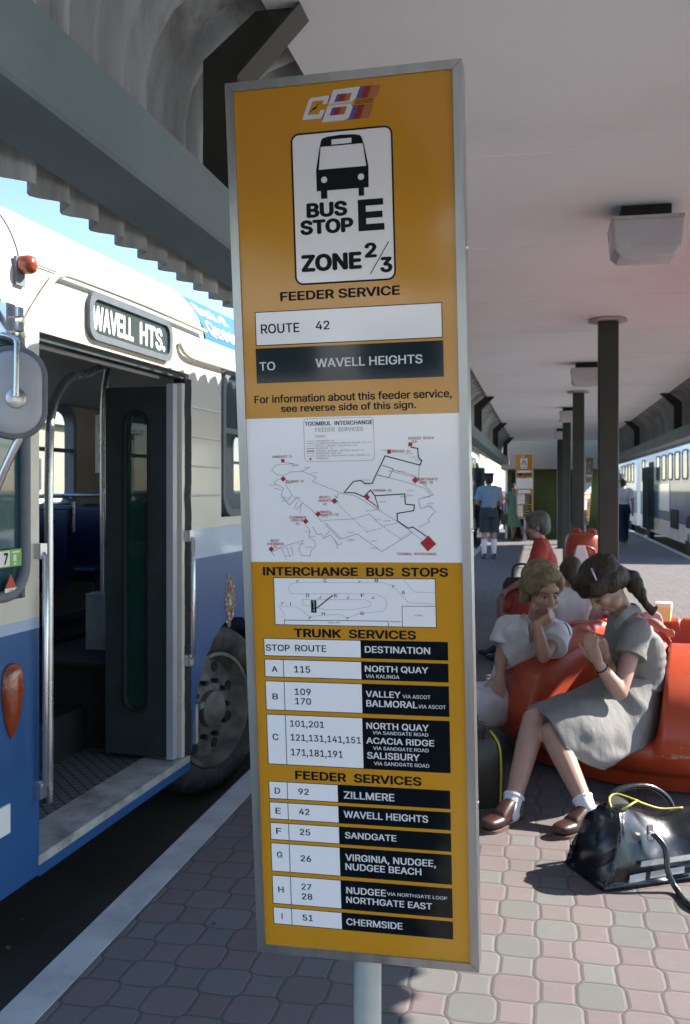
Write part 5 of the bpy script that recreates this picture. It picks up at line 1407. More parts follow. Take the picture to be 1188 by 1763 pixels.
m = MB(); d = (g['wL'] - g['eL']).normalized(); x, y = basis(d); c = g['wL'] - d * .028; m.tube([c + (x * math.cos(a) + y * math.sin(a)) * .0295 for a in [2 * PI * k / 20 for k in range(21)]], .0035, 6); m.build('bangle', MT['rubber'], p1, smooth=True)
socks(g, p1, -.05, .12, s=1.0)
for k in 'LR':
    so2 = fin('shoe', shoe_mesh(g['a' + k], g['t' + k], 1.0, .005), MT['shoe'], p1)
    a, t = g['a' + k], g['t' + k]; d = V((t.x - a.x, t.y - a.y, 0)).normalized(); y = V((-d.y, d.x, 0)); h = V((a.x, a.y, 0)) - d * .055
    m = MB(); ol = [h - d * .01 + y * .02, h + y * .034 + d * .02, h + y * .035 + d * .10, V((t.x, t.y, 0)) - d * .05 + y * .046, V((t.x, t.y, 0)) + d * .01 + y * .04, V((t.x, t.y, 0)) + d * .038, V((t.x, t.y, 0)) + d * .01 - y * .04, V((t.x, t.y, 0)) - d * .05 - y * .046, h - y * .035 + d * .10, h - y * .034 + d * .02, h - d * .01 - y * .02]
    m.prism(catmull(ol, 4, True), (0, 0, .014)); m.build('sole', MT['sole'], so2)
    m = MB()
    for i in range(4):
        c = V((t.x, t.y, 0)) - d * (.065 + .022 * i) + V((0, 0, .064 + .011 * i)); m.tube([c - y * .018, c + V((0, 0, .005)), c + y * .018], .0028, 6)
    m.build('laces', MT['iris'], so2, smooth=True)

# ---------------- the girl in white, chin on her hand
g = dict(pel=gv(884, 1188, 5.55), wai=gv(893, 1150, 5.48), che=gv(914, 1108, 5.34), nek=gv(920, 1073, 5.24), hd=gv(933, 1014, 5.12),
         sR=gv(874, 1080, 5.36), eR=gv(863, 1130, 5.34), wR=gv(861, 1160, 5.22), sL=gv(963, 1090, 5.22), eL=gv(936, 1130, 5.00), wL=gv(924, 1076, 4.97),
         hR=gv(862, 1195, 5.52), kR=gv(786, 1214, 5.28), aR=gv(790, 1330, 5.25), hL=gv(900, 1195, 5.50), kL=gv(806, 1232, 5.12), aL=gv(812, 1345, 5.1),
         hF=vw(.30, -.30, -.90), hU=vw(.10, .94, -.30), fwd=vw(-.35, .0, -.94), s=1.0)
for k in 'LR': g['t' + k] = V((g['a' + k].x - .13, g['a' + k].y - .05, .03)); g['a' + k].z = .085
p2 = thing('person', 'fair-haired schoolgirl in a white blouse resting her chin on her hand', 'person', (g['pel'].x, g['pel'].y, 0), 0, None, world=True)
HS = 1.12
m = MB(); hl = (g['wL'], vw(.80, .42, .05), vw(.10, .55, .8), -1, 1.15, .95); hr = (g['wR'], vw(-.15, -.75, -.6), vw(-.1, -.6, .7), -1, .45, 1.0)
me, P2 = body_mesh(g, .98, .006, [hl, hr], HS, False); fin('body', me, MT['skin'], p2)
R_, F_, U_, PP = P2; eyes(p2, PP, R_, F_, U_, HS * .97); brows(p2, PP, HS, MT['hairfair'])
m = MB(); m.ell(PP(0, .0915, -.0635), R_ * .019 * HS, F_ * .006 * HS, U_ * .0035 * HS, 10, 6); m.build('lips', MT['lip'], p2, smooth=True)
m = MB(); m.loft([rg(884, 1192, 5.55, .150, .125), rg(893, 1152, 5.48, .146, .12, .1), rg(912, 1112, 5.36, .168, .125, .05), rg(917, 1085, 5.28, .160, .105, -.05), rg(919, 1070, 5.25, .090, .075), rg(920, 1062, 5.24, .062, .058)], 26, sub=4)
for k in 'LR':
    a, b = g['s' + k], g['e' + k]; d = b - a; m.capsule(g['nek'].lerp(a, .55), a, .062, .066); m.tube([a, a + d * .25, a + d * .55], [.066, .072, .082], 20)
me = remesh(m, .007, 4); fold(me, .009, 9, V((0, 0, 1)), .5, 3); fin('blouse', me, MT['dresswhite'], p2)
m = MB(); c = g['nek']                                      # open neck and collar points
m.quad(gv(908, 1064, 5.165), gv(930, 1066, 5.15), gv(921, 1084, 5.12), gv(913, 1104, 5.17)); me = None
m = MB(); m.loft([(gv(919, 1064, 5.215), RT * .040, FW * .035), (gv(916, 1085, 5.185), RT * .028, FW * .03), (gv(912, 1106, 5.215), RT * .006, FW * .02)], 14, sub=4); m.build('neckline', MT['skin'], p2, smooth=True)
m = MB()
for q in ([(903, 1056, 5.19), (893, 1062, 5.15), (899, 1078, 5.13), (911, 1096, 5.135), (908, 1072, 5.15)], [(934, 1060, 5.17), (944, 1066, 5.12), (936, 1084, 5.09), (918, 1100, 5.12), (926, 1076, 5.13)]):
    m.prism([gv(*k) for k in q], FW * .006)
m.build('collar', MT['dresswhite'], p2)
lap = [[(868, 1150, 5.42), (893, 1148, 5.36), (918, 1152, 5.42), (922, 1158, 5.52), (893, 1158, 5.6), (868, 1156, 5.54)], [(850, 1170, 5.45), (880, 1172, 5.33), (915, 1185, 5.36), (925, 1205, 5.5), (893, 1205, 5.65), (858, 1198, 5.6)],
       [(808, 1180, 5.36), (832, 1182, 5.2), (868, 1205, 5.16), (880, 1240, 5.25), (850, 1235, 5.45), (815, 1215, 5.5)], [(770, 1190, 5.28), (788, 1192, 5.1), (815, 1215, 5.02), (826, 1255, 5.08), (802, 1252, 5.3), (776, 1228, 5.38)]]
sk = skirt_mesh([[gv(*q) for q in r] for r in lap], .012, 8, 8); so_ = fin('skirt', sk, MT['dresswhite'], p2); md = so_.modifiers.new('t', 'SOLIDIFY'); md.thickness = .004
g2 = g
hair_cap(g, HS * 1.05, 'hairfair', [((0, -.09, .03), (0, -.13, -.05), .045, .03), ((.070, .0, .03), (.074, -.02, -.055), .030, .022), ((-.070, .0, .03), (-.074, -.02, -.055), .030, .022), ((.045, .055, .062), (.074, .015, .01), .026, .024), ((-.045, .055, .062), (-.074, .015, .01), .026, .024)], .0065, par=p2, fringe=-.006, back=.004)
m = MB(); d = (g['wL'] - g['eL']).normalized(); m.tube([gv(972, 1072, 5.10), gv(978, 1080, 5.1), gv(982, 1094, 5.08)], .0035, 6, sub=3); m.build('cord', MT['rubber'], p2)
socks(g, p2, -.05, .12)
for k in 'LR': fin('shoe', shoe_mesh(g['a' + k], g['t' + k], 1.0, .007), MT['shoe'], p2)

# ---------------- people farther along the platform
WALL = math.pi / 2 + TH          # walking straight away from the camera
# two who sit on the far side of the ring seat, backs turned
J = template(gv(984, 1040, 6.55).to_2d().to_3d(), WALL - .15, 1.42, sit=.27, arms='fwd', lean=.10, nod=.25, headturn=.2)
person('person in white on the far side of the ring seat, back turned, between the schoolgirls', J, 'blouse', 'dresswhite', 'skirt', 'dresswhite', 'hairbrown', vox=.011, hs=1.0, sleeve=.6, amp=.012, hairx=[((0, -.08, .0), (0, -.10, -.08), .06, .05)])
J = template(gv(1066, 1060, 6.35).to_2d().to_3d(), WALL + .2, 1.18, sit=.27, arms='fwd', lean=.16, nod=.4)
J['sR'] = gv(1096, 1066, 6.05); J['eR'] = gv(1128, 1072, 5.75); J['wR'] = gv(1146, 1086, 5.48)
person('child hidden behind the dark-haired schoolgirl, one arm resting on the orange rim', J, 'shirt', 'sleevemauve', 'shorts', 'navy', 'hairdark', 'skinpale', vox=.009, sleeve=.85)
# older woman in red on a tub seat, with her seat
bx = gv(944, 960, 8.3).to_2d().to_3d()
tub((bx.x, bx.y, 0), WALL + .6, 'orange tub seat under the grey-haired woman in red', 'orange tub seats')
J = template((bx.x, bx.y, 0), WALL + 1.3, 1.62, sit=.43, arms='fwd', lean=.12, nod=.22)
pr = person('grey-haired woman in a red dress sitting with her back turned', J, 'dress', 'dressred', 'skirt', 'dressred', 'hairgrey', vox=.011, sleeve=.95, hs=1.08, amp=.01)
m = MB(); c = J['wL'] * .5 + J['wR'] * .5 - J['fwd'] * .09 + V((0, 0, .07)); m.loft([(c + V((0, 0, -.17)), J['fwd'] * .06, RT * .13), (c + V((0, 0, -.05)), J['fwd'] * .07, RT * .14), (c + V((0, 0, .02)), J['fwd'] * .03, RT * .12)], 16)
t = thing('handbag', 'dark brown handbag held on the lap of the woman in red', 'bag', (c.x, c.y, c.z - .17), world=True); m.build('pouch', MT['brownvinyl'], t, smooth=60)
m = MB(); m.tube([c + RT * -.08, c + RT * -.06 + V((0, 0, .12)), c + RT * .06 + V((0, 0, .12)), c + RT * .08], .01, 8, sub=4); m.build('strap', MT['brownvinyl'], t, smooth=60)
# litter drum and a paper bag on another tub
bl_ = gv(1005, 960, 11.6); t = thing('litter_drum', 'round orange litter drum with a dark oval mouth behind the schoolgirls', 'bin', (bl_.x, bl_.y, 0))
m = MB(); ZT = .96
pr_ = catmull([V((a, b, 0)) for a, b in ((.17, .0), (.20, .03), (.215, .30), (.225, .62), (.225, .82), (.20, .92), (.15, .955), (.08, .965), (.001, .967))], 3)
m.lathe([(p.x, p.y) for p in pr_], (0, 0, 0), 36, cap=False); m.build('shell', MT['fibre'], t, smooth=60)
dcam = (V((CAM.x, CAM.y, 0)) - V((bl_.x, bl_.y, 0))).normalized(); sx = V((-dcam.y, dcam.x, 0))
m = MB(); ol = [(sx * (.13 * math.cos(a)) + V((0, 0, .74 + .062 * math.sin(a)))) for a in [2 * PI * k / 24 for k in range(24)]]
dp = lambda p: p + dcam * math.sqrt(max(.001, .229 ** 2 - p.dot(sx) ** 2))
m.tube([dp(p) for p in ol + ol[:1]], .014, 8); m.build('mouth_rim', MT['fibre'], t, smooth=60)
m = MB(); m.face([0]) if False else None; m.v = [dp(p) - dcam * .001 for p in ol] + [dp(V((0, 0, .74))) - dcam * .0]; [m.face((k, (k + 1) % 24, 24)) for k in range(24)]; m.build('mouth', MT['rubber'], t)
for q in (-.09, .09):
    m = MB(); m.tube([sx * (q - .035) + V((0, 0, .94)), sx * (q - .03) + V((0, 0, .985)), sx * (q + .03) + V((0, 0, .985)), sx * (q + .035) + V((0, 0, .94))], .028, 10, sub=4); m.build('lifting_loop', MT['fibre'], t, smooth=60)
b2 = gv(1000, 1000, 9.0).to_2d().to_3d(); tub(b2, WALL, 'orange tub seat with a white paper bag standing on it', 'orange tub seats')
t = thing('paper_bag', 'white paper carrier bag standing on a tub seat behind the two schoolgirls', 'bag', (b2.x, b2.y, .40))
m = MB(); m.rings([[V((x, y, z)) for x, y in rrect(-a, -b_, a, b_, .01, 2)] for a, b_, z in ((.10, .07, .0), (.105, .075, .2), (.085, .05, .40), (.035, .012, .56))]); me = m.mesh('bag', MT['paperbag'])
for v in me.vertices: v.co += V((noise.noise(v.co * 9), noise.noise(v.co * 9 + V((3, 0, 0))), 0)) * .02
put('bag_body', me, t)
# carton on the rim
cp = gv(1143, 1066, 6.02); t = thing('drink_carton', 'yellow drink carton standing on the far rim of the orange ring seat', 'carton', (cp.x, cp.y, .668), -TH)
m = MB(); m.rings([[V((x, y, z)) for x, y in rrect(-a, -a, a, a, .014, 3)] for a, z in ((.040, 0), (.041, .004), (.048, .088), (.048, .090))]); m.build('carton_body', MT['carton'], t)
m = MB(); m.rings([[V((x, y, z)) for x, y in rrect(-a, -a, a, a, .014, 3)] for a, z in ((.0495, .088), (.0495, .112), (.046, .113))]); m.build('lid', MT['cartontop'], t)
# standing and walking
def at(u, v): q = GR(u, v); return (q.x, q.y, 0)
J = template(at(842, 962), WALL + .03, 1.80, arms='front', headturn=.1); J['build'] = 1.12
pm = person('man in a blue shirt, grey shorts and long white socks standing with his back turned', J, 'shirt', 'shirtblue', 'shorts', 'shortsgrey', 'hairdark', vox=.012, socksz=(-.05, .78), sleeve=.75, blen=.86)
m = MB(); P = lambda f, u: J['hd'] + J['hF'] * f + J['hU'] * u
m.loft([(P(-.01, .055), RT * .092, J['hF'] * .108), (P(-.01, .09), RT * .094, J['hF'] * .11), (P(-.005, .135), RT * .105, J['hF'] * .118), (P(-.005, .145), RT * .09, J['hF'] * .10)], 20, sub=3); m.build('cap', MT['navy'], pm, smooth=50)
J = template(at(884, 931), WALL + PI + .2, 1.62, stride=.5, arms='down'); pw = person('woman in a green dress walking along the platform with a dark bag', J, 'dress', 'dressgreen', 'skirt', 'dressgreen', 'hairblack', 'skintan', vox=.014, blen=1.0)
c = J['wR'] + V((0, 0, -.22)); t = thing('handbag', 'dark shopping bag in the hand of the woman in green', 'bag', (c.x, c.y, c.z - .15), world=True)
m = MB(); m.box(c, (.30, .12, .28), taper=.85); m.build('pouch', MT['brownvinyl'], t); MB().tube([c + V((-.08, 0, .13)), c + V((-.05, 0, .23)), c + V((.05, 0, .23)), c + V((.08, 0, .13))], .008, 6, sub=3).build('strap', MT['brownvinyl'], t)
J = template(at(899, 928), WALL + .4, 1.60, stride=.4); person('person in a navy skirt half hidden behind the far sign', J, 'blouse', 'shirtpale', 'skirt', 'navy', 'hairbrown', vox=.015)
J = template(at(1073, 936), WALL - .1, 1.76, stride=.7); J['build'] = 1.08; person('man in a pale shirt and dark trousers walking away near the right-hand bus', J, 'shirt', 'shirtwhite', 'trousers', 'trouser', 'hairbrown', vox=.013, sleeve=.8, blen=2)
for (u, v, h, tm, bm_, hr, yw, lab) in ((924, 922, 1.58, 'shirtpale', 'dresswhite', 'hairblack', WALL + 1.2, 'seated girl in a white skirt with black hair by the far green wall'), (946, 925, 1.60, 'shirtpink', 'navy', 'hairblack', WALL + .3, 'seated woman in a pale pink top by the far green wall')):
    b_ = at(u, v); tub(b_, yw, 'orange tub seat under the ' + lab.split(' by')[0], 'orange tub seats'); J = template(b_, yw, h, sit=.43, arms='fwd', lean=.1); person(lab, J, 'blouse', tm, 'skirt', bm_, hr, 'skintan', vox=.015)
b_ = at(958, 921); tub(b_, 0, 'empty orange tub seat in front of the far green wall', 'orange tub seats')
b_ = at(1006, 906); t_ = tub((b_[0], b_[1] - 3, 0), 1, 'empty orange tub seat far off between the columns', 'orange tub seats')
for (u, v, h, tm, bm_, lab, yw) in ((868, 917, 1.74, 'shirtblue', 'trouser', 'person in a blue shirt and dark trousers far down the left kerb', WALL + PI), (862, 910, 1.66, 'shirtwhite', 'navy', 'person in white far off by the parked cars', WALL + .5), (875, 912, 1.7, 'dressred', 'trouser', 'person in a red top far off by the parked cars', WALL + 2)):
    q = GR(u, v); q.x -= .3; J = template((q.x, q.y, ROAD), yw, h, stride=.5); person(lab, J, 'shirt', tm, 'trousers', bm_, 'hairdark', vox=.018, blen=2)

# ---------------- bags on the pavement
bo_ = GR(1036, 1536); bo_.z = 0; e1 = V((.88, .47, 0)).normalized(); e2 = V((-.47, .88, 0)).normalized()
bag = thing('school_bag', 'open black vinyl bag with a yellow zip lying on the sunny pavers', 'bag', bo_, world=True)
BW, BL = .265, .60
def bp(x, y, z): return bo_ + e1 * x + e2 * y + V((0, 0, z))
m = MB(); st = []
for x, h, wt, lean in ((.0, .250, .74, .0), (.015, .262, .70, .0), (.07, .272, .58, .01), (.15, .268, .34, .02), (.26, .225, .50, .05), (.38, .195, .62, .03), (.52, .215, .52, .0), (.60, .20, .66, .0)):
    w_ = BW / 2; r_ = [(-w_ * .94, .004), (-w_ * 1.02, .03), (-w_ * 1.04, h * .35), (-w_ * (1 + wt) / 2, h * .72), (-w_ * wt * .75, h * .95), (-w_ * wt * .35, h), (w_ * wt * .35, h), (w_ * wt * .75, h * .95), (w_ * (1 + wt) / 2, h * .72), (w_ * 1.04, h * .35), (w_ * 1.02, .03), (w_ * .94, .004)]
    st.append([bp(x + z * .42 * max(0, 1 - x / .30), w_ + y + lean * (z / h), z) for y, z in r_])
cols = [catmull([s_[k] for s_ in st], 8) for k in range(12)]; rr = [[cols[k][i] for k in range(12)] for i in range(len(cols[0]))]; rr = [catmull(r_, 7, True) for r_ in rr]
m.rings(rr); me = m.mesh('bag', MT['blackvinyl']); bm = bmesh.new(); bm.from_mesh(me); bmesh.ops.recalc_face_normals(bm, faces=bm.faces); bm.to_mesh(me); bm.free()
for v in me.vertices:
    if v.co.z > .012: v.co += v.normal * (.022 * noise.noise(v.co * 6 + V((1, 5, 2))) + .009 * noise.noise(v.co * 13))
    v.co.z = max(v.co.z, .003)
shb = put('shell', me, bag, True)
ztop = lambda x: {0: .292, 1: .287}.get(0) if False else (.295 if x < .1 else .295 - (x - .1) * .28 if x < .32 else .236)
zc1 = [bp(.115, .10, .245), bp(.15, .075, .274), bp(.19, .085, .286), bp(.235, .125, .278)]; zc2 = [bp(.115, .10, .245), bp(.135, .165, .282), bp(.18, .180, .292), bp(.235, .125, .278)]
m = MB(); m.tube(zc1, .0042, 6, sub=5); m.tube(zc2, .0042, 6, sub=5); m.tube([bp(.235, .125, .278), bp(.29, .16, .250), bp(.37, .165, .222), bp(.46, .15, .222)], .0040, 6, sub=5); m.build('zip', MT['zip'], bag, smooth=True)
a = catmull(zc1, 5); b_ = catmull(zc2, 5); m = MB(); m.rings([[p + V((0, 0, -.001)), p.lerp(q, .5) + V((0, 0, -.02)), q + V((0, 0, -.001))] for p, q in zip(a, b_)], closed=False); m.build('opening', MT['rubber'], bag)
m = MB(); m.tube([bp(.22, .02, .20), bp(.25, -.03, .15), GR(1150, 1500, .07), GR(1166, 1533, .014), GR(1190, 1560, .012), GR(1235, 1572, .012), GR(1290, 1540, .012), bp(.60, -.03, .12)], .0115, 10, sub=6); m.build('handle', MT['blackvinyl'], bag, smooth=True)
m = MB(); m.tube([bp(.24, .24, .20), bp(.22, .28, .25), bp(.29, .29, .275), bp(.40, .29, .27), bp(.48, .28, .22), bp(.50, .25, .15)], .0115, 10, sub=6); m.build('handle', MT['blackvinyl'], bag, smooth=True)
for x, y, z in ((.215, .012, .205), (.50, .00, .17)):
    m = MB(); c = bp(x, y, z); m.box(c, (.022, .012, .035), Matrix.Rotation(.49, 3, 'Z')); m.tube([c + e1 * (.016 * math.cos(q)) + V((0, 0, -.024 + .016 * math.sin(q))) - e2 * .01 for q in [2 * PI * k / 12 for k in range(13)]], .004, 6); m.build('buckle', MT['chrome'], bag, smooth=40)
m = MB()
for x0, x1, z0, z1 in ((.15, .40, .085, .105), (.10, .17, .030, .058), (.19, .34, .038, .062)):
    y0 = -.020; m.quad(bp(x0, y0 - .004, z0), bp(x1, y0 - .004, z0 + .004), bp(x1 + .004, y0 - .002, z1 + .004), bp(x0 + .006, y0 - .002, z1))
m.build('side_stripes', MT['stripe'], bag)
q = gv(812, 1340, 4.55); t = thing('satchel', 'brown vinyl bag with a yellow zip standing just behind the sign', 'bag', (q.x, q.y, 0), TH + .2)
m = MB(); rr = [[V((x, y, z)) for x, y in rrect(-a, -b_, a, b_, .03, 3)] for a, b_, z in ((.13, .08, .003), (.14, .09, .03), (.14, .09, .22), (.125, .075, .31), (.09, .04, .36))]; m.rings(rr); me = m.mesh('s', MT['brownvinyl']); put('shell', me, t, 50)
m = MB(); m.tube([(.075, -.045, .355), (.105, -.082, .30), (.112, -.095, .2), (.108, -.095, .02)], .005, 6, sub=4); m.build('zip', MT['zip'], t, smooth=True)
m = MB(); m.tube([(-.05, -.07, .33), (-.05, -.10, .40), (.03, -.10, .40), (.03, -.08, .33)], .009, 8, sub=4); m.build('handle', MT['brownvinyl'], t, smooth=True)

# dry leaves, ends and scraps trodden about
m = MB()
for i in range(70):
    x, y = rnd.uniform(-1.3, 2.6), 1.9 + 9 * rnd.random() ** 1.6; z = .003
    if i % 6 == 0: x = rnd.uniform(-2.3, -1.56); z = ROAD + .004
    a = rnd.random() * 6.3; l = rnd.uniform(.006, .022); w_ = l * rnd.uniform(.2, .6); m.cur = i % 3
    d_ = V((math.cos(a), math.sin(a), 0)); n_ = V((-d_.y, d_.x, 0)); c = V((x, y, z)); m.prism([c - d_ * l, c - n_ * w_ + V((0, 0, .002)), c + d_ * l, c + n_ * w_ + V((0, 0, .002))], (0, 0, .0015))
tag(m.build('litter', [mat('dry_leaf', (.20, .13, .05), .8), mat('paper_scrap', (.5, .48, .44), .8), mat('dark_bit', (.03, .028, .025), .9)]), 'tiny dry leaves and scraps of litter scattered on the pavers', 'litter', None, 'stuff')

# ================================================================== OTHER BUSES
def far_bus(label, loc, rz, L_=10.5, dx=None):
    """local: x along the side, y = 0 the visible side, body towards +y, z up from the road"""
    b = thing('bus', label, 'bus', loc, rz, group='cream and blue city buses'); W = 2.45
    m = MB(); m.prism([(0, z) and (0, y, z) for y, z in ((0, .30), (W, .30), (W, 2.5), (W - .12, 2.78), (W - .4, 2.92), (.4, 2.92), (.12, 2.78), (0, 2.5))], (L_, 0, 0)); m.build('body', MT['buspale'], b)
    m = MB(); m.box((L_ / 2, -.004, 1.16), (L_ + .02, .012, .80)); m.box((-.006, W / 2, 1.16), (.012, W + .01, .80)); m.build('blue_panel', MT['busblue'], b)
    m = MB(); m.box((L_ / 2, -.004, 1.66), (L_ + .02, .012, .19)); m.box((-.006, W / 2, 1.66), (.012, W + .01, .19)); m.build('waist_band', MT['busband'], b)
    for k in range(int((L_ - .6) / 1.3)):
        x0 = .45 + k * 1.3
        if dx is not None and abs(x0 + .42 - dx - .5) < 1.0: continue
        m = MB(); m.prism([(x, -.02, z) for x, z in rrect(x0, 1.86, x0 + .84, 2.60, .14)], (0, .03, 0), hole=[(x, -.02, z) for x, z in rrect(x0 + .04, 1.90, x0 + .80, 2.56, .11)]); w_ = m.build('side_window', MT['greyrub'], b)
        m = MB(); m.prism([(x, -.008, z) for x, z in rrect(x0 + .03, 1.89, x0 + .81, 2.57, .12)], (0, .006, 0)); m.build('pane', MT['glassdark'], w_)
    m = MB(); m.prism([(-.02, y, z) for y, z in rrect(.2, 1.75, W - .2, 2.6, .2)], (.03, 0, 0)); m.build('end_window', MT['glassdark'], b)
    for x in (2.3, L_ - 2.6):
        m = MB(); m.prism([(x + .56 * math.cos(a), -.012, .45 + .56 * math.sin(a)) for a in [PI * k / 14 for k in range(15)]] + [(x - .56, -.012, .28), (x + .56, -.012, .28)], (0, .02, 0)); m.build('wheel_arch', MT['rubber'], b)
        m = MB(); m.lathe([(.28, -.1), (.46, -.1), (.47, .03), (.40, .06), (.28, .05)], (x, .04, .47), 28, (0, -1, 0)); wh = m.build('wheel', MT['tyre'], b, smooth=40)
        m = MB(); m.lathe([(.28, .04), (.2, .02), (.1, .07), (.001, .08)], (x, .04, .47), 24, (0, -1, 0), cap=False); m.build('rim', MT['rim'], wh, smooth=40)
    if dx is not None:
        x = dx
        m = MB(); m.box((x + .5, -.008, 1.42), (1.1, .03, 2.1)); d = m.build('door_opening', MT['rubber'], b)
        for q in (.02, .55, 1.06):
            m = MB(); m.prism([(x + q, -.02 - yy, z) for yy, z in ((0, .4), (.20, .4), (.20, 2.3), (0, 2.3))], (.035, 0, 0)); lf = m.build('door_leaf', MT['doorframe'], b)
            m = MB(); m.prism([(x + q - .003, -.02 - yy, z) for yy, z in rrect(.05, .75, .16, 2.2, .05)], (.041, 0, 0)); m.build('pane', MT['glasstint'], lf)
    for x, z, mt in ((L_ - 1.3, 1.15, 'amber'), (L_ - 1.9, 1.18, 'redlens'), (L_ - 1.2, .93, 'labelwhite')):
        m = MB(); m.lathe([(.06, 0), (.06, .02), (.03, .03), (.001, .03)], (x, -.01, z), 16, (0, -1, 0), cap=False); m.build('reflector', MT[mt], b, smooth=40)
    m = MB(); m.box((L_ - 1.7, -.012, .55), (3.2, .02, .30)); m.build('skirt_panel', MT['buspale'], b)
    m = MB(); m.box((8.2, -.014, .85), (1.4, .02, .5)); [m.box((8.2, -.02, .68 + .06 * k), (1.36, .02, .02)) for k in range(7)]; m.build('engine_grille', MT['rubber'], b)
    m = MB(); m.box((6.2, -.015, 1.40), (2.2, .02, .75)); m.build('advert_panel', MT['signwhite'], b)
    return b


far_bus('cream and blue bus at the right-hand kerb with its folding doors open', (3.44, 34.4, ROAD), -PI / 2 + .004, 13.2, 2.6)
far_bus('cream and blue bus waiting behind the other at the right-hand kerb', (3.46, 47.5, ROAD), -PI / 2, 11.5, 2.6)
far_bus('cream bus parked far along the left-hand kerb beside the man in shorts', (-1.95, 22.5, ROAD), PI / 2, 10.5, 8.0)

# ================================================================== BUILDINGS, CARS, TREES BEYOND
t = thing('station_building', 'low building with a cream fascia and dark green walls closing the platform', 'building', (0, 28.4, 0))
m = MB(); m.box((.38, 2.4, 2.52), (2.95, 4.8, .94)); m.build('fascia', MT['cream'], t)
m = MB(); m.box((.38, 2.6, 1.02), (2.7, 4.0, 2.05)); m.build('wall', MT['dkgreen'], t)
m = MB(); m.box((-.55, .585, 1.0), (.5, .02, 1.9)); m.box((1.0, .585, 1.15), (.6, .02, 1.4)); m.build('doorway', MT['rubber'], t)
for x in (-.95, -.20, .55, 1.3, 1.75):
    m = MB(); m.box((x, .30, 1.02), (.07, .07, 2.05)); m.build('post', MT['signwhite'], t)
t = thing('shop', 'far shop with a long yellow sign board over dark windows', 'building', (-10.5, 58, ROAD))
m = MB(); m.box((0, 3, 2.3), (14, 6, 4.6)); m.build('wall', MT['cream'], t)
m = MB(); m.box((0, -.9, 2.75), (14, 1.8, .18)); m.build('awning', MT['beam'], t)
m = MB(); m.box((0, -1.86, 3.15), (13, .1, .55)); m.build('sign_board', MT['yellow'], t)
for k in range(5):
    m = MB(); m.box((-5.4 + 2.7 * k, -.02, 1.35), (2.3, .06, 2.1)); m.build('shop_window', MT['glassdark'], t)
t = thing('shop', 'added unseen white building behind the camera, bouncing light onto the sign', 'building', (1, -26, ROAD))  # added out of view: sunlit white wall that bounces light back to the sign
m = MB(); m.box((0, -3, 2.2), (26, 6, 4.4)); m.build('wall', MT['signwhite'], t); m = MB(); m.box((0, -2.9, 4.5), (26.6, 6.6, .25)); m.build('roof', MT['beam'], t)
for k in range(6): MB().box((-10 + 4 * k, .02, 1.5), (2.6, .06, 1.6)).build('window', MT['glassdark'], t)
t = thing('long_building', 'long pale two storey building across the road behind the bus', 'building', (-22, 14, ROAD))
m = MB(); m.box((0, 6, 2.1), (6, 46, 4.2)); m.build('wall', MT['cream'], t); m = MB(); m.box((0, 6, 4.3), (6.6, 46.6, .22)); m.build('roof', MT['fibro'], t)
for k in range(12):
    m = MB(); m.box((3.02, -14 + k * 3.7, 2.2), (.06, 1.7, 1.2)); m.build('window', MT['glassdark'], t)


def car(label, loc, rz, paint):
    c = thing('parked_car', label, 'car', loc, rz, 'cars parked beyond the platform')
    side = [(-2.1, .30), (2.1, .30), (2.15, .62), (2.05, .86), (1.15, .95), (.55, 1.38), (-.75, 1.40), (-1.45, .98), (-2.08, .92), (-2.15, .6)]
    rr = []
    for y, k in ((-.82, .93), (-.76, 1.0), (.76, 1.0), (.82, .93)): rr.append([V((x * (1 if k == 1 else .985), y if z < .96 else y * .86, .62 + (z - .62) * k)) for x, z in side])
    m = MB(); m.rings(rr); m.build('body', MT[paint], c, smooth=30)
    m = MB()
    for s_ in (-1, 1): m.prism([(1.0, s_ * .775, .98), (.5, s_ * .735, 1.32), (-.70, s_ * .735, 1.33), (-1.25, s_ * .775, 1.0)], (0, s_ * .02, 0))
    m.quad((1.13, -.62, .99), (1.13, .62, .99), (.60, .56, 1.35), (.60, -.56, 1.35)); m.quad((-1.42, -.62, 1.02), (-1.42, .62, 1.02), (-.82, .56, 1.37), (-.82, -.56, 1.37)); m.build('windows', MT['glassdark'], c)
    for x in (-1.3, 1.32):
        for y in (-.74, .74):
            m = MB(); m.lathe([(.0005, -.1), (.30, -.1), (.31, 0), (.30, .09), (.19, .1), (.0005, .08)], (x, y, .31), 20, (0, 1 if y > 0 else -1, 0), cap=False); m.build('wheel', MT['tyre'], c, smooth=40)
    for y in (-.6, .6): MB().box((-2.13, y, .72), (.05, .22, .12)).build('tail_lamp', MT['redlens'], c); MB().box((2.11, y, .70), (.05, .24, .14)).build('headlight', MT['lens'], c)
    return c


c1 = car('blue car parked far off beyond the left-hand kerb', (-4.6, 44, ROAD), PI / 2 + .1, 'carblue')
dup(c1, (-3.0, 50, ROAD), .2, 'blue car parked across the end of the left-hand road')
c2 = car('white car parked far off in front of the shop', (-6.2, 52, ROAD), .1, 'carwhite')
dup(c2, (-12.5, 22, ROAD), PI / 2, 'white car parked across the road behind the near bus')


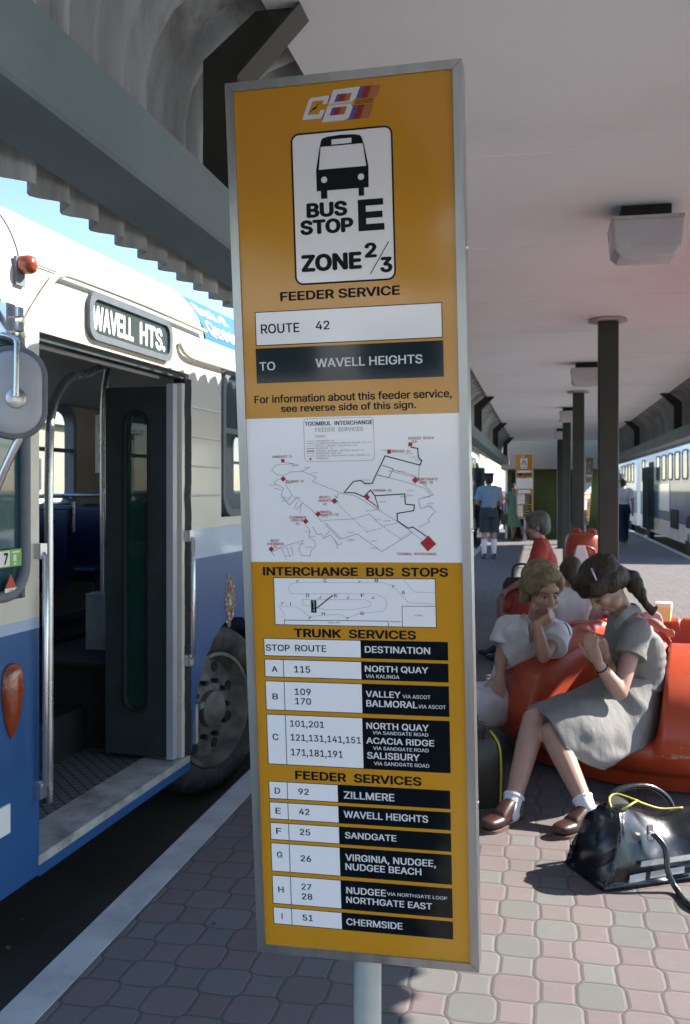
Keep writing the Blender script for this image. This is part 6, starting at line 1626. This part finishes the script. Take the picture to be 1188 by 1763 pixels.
def tree(label, loc, h, r, leafm, n=2600, seed=1, grp='trees beyond the platform'):
    R_ = random.Random(seed); t = thing('tree', label, 'tree', loc, R_.random() * 6, grp)
    m = MB(); m.tube([(0, 0, -.1), (.05, .02, h * .2), (.0, .08, h * .45), (.1, 0, h * .75)], [.05 * h * .6, .035 * h * .6, .026 * h * .6, .012 * h * .5], 10, sub=3); cl = []
    for k in range(11):
        a = k * 2.4 + R_.random(); z0 = h * (.28 + .045 * k); e = V((math.cos(a) * r * R_.uniform(.45, .85), math.sin(a) * r * R_.uniform(.45, .85), z0 + h * R_.uniform(.10, .28)))
        m.tube([(0, 0, z0), V((e.x * .5, e.y * .5, z0 + (e.z - z0) * .35)), e], [.012 * h * .6, .008 * h * .6, .003 * h * .6], 6, sub=2); cl.append((e, r * R_.uniform(.28, .46)))
    cl += [(V((R_.uniform(-.3, .3) * r, R_.uniform(-.3, .3) * r, h * R_.uniform(.75, .95))), r * R_.uniform(.3, .4)) for k in range(5)]
    m.build('trunk', MT['bark'], t, smooth=60)
    m = MB()
    for i in range(n):
        c, q = R_.choice(cl); d = V((R_.gauss(0, 1), R_.gauss(0, 1), R_.gauss(0, .8))); d = d.normalized() * q * R_.random() ** .45
        p = c + d; s_ = R_.uniform(.05, .11) * h / 7; x = V((R_.gauss(0, 1), R_.gauss(0, 1), R_.gauss(0, .6))).normalized(); y = x.cross(V((R_.gauss(0, 1), R_.gauss(0, 1), R_.gauss(0, 1)))).normalized()
        m.cur = R_.random() < .4; m.quad(p - x * s_ * 1.6, p - y * s_ * .7, p + x * s_ * 1.6, p + y * s_ * .7)
    m.build('crown', [MT[leafm], MT['leaf2']], t, fix=False); return t


t1 = tree('broad green tree far beyond the left-hand road', (-4.5, 66, ROAD), 8.5, 3.6, 'leaf', 3200, 3)
for q, l in (((-9, 70, ROAD), 'tree left of the broad far green tree'), ((1.5, 74, ROAD), 'tree behind the end of the station building'), ((8.5, 68, ROAD), 'tall tree far off beyond the right-hand bus'), ((14, 60, ROAD), 'tree far right beyond the right-hand road'), ((-14, 64, ROAD), 'tree behind the far shop'), ((22, 45, ROAD), 'tree well to the right of the platform'), ((24, 26, ROAD), 'tree nearest to the platform on the right')): dup(t1, q, rnd.random() * 6, l)
dup(t1, (4.5, -24, ROAD), 2.0, 'tree standing behind the camera to the right'); dup(t1, (9.5, -22, ROAD), 1.0, 'tree standing farther right behind the camera')
t2 = tree('low bushy tree across the road behind the near bus', (-17.3, 10, ROAD), 2.3, 1.5, 'leaf2', 2400, 5, 'bushes across the road')
for k, y in enumerate((6.5, 13.5, 17.2, 21)): dup(t2, (-17.3 + .3 * (k % 2), y, ROAD), k * 1.3, ('bush across the road, first in the row', 'bush across the road, third in the row', 'bush across the road, fourth in the row', 'bush across the road, last in the row')[k])
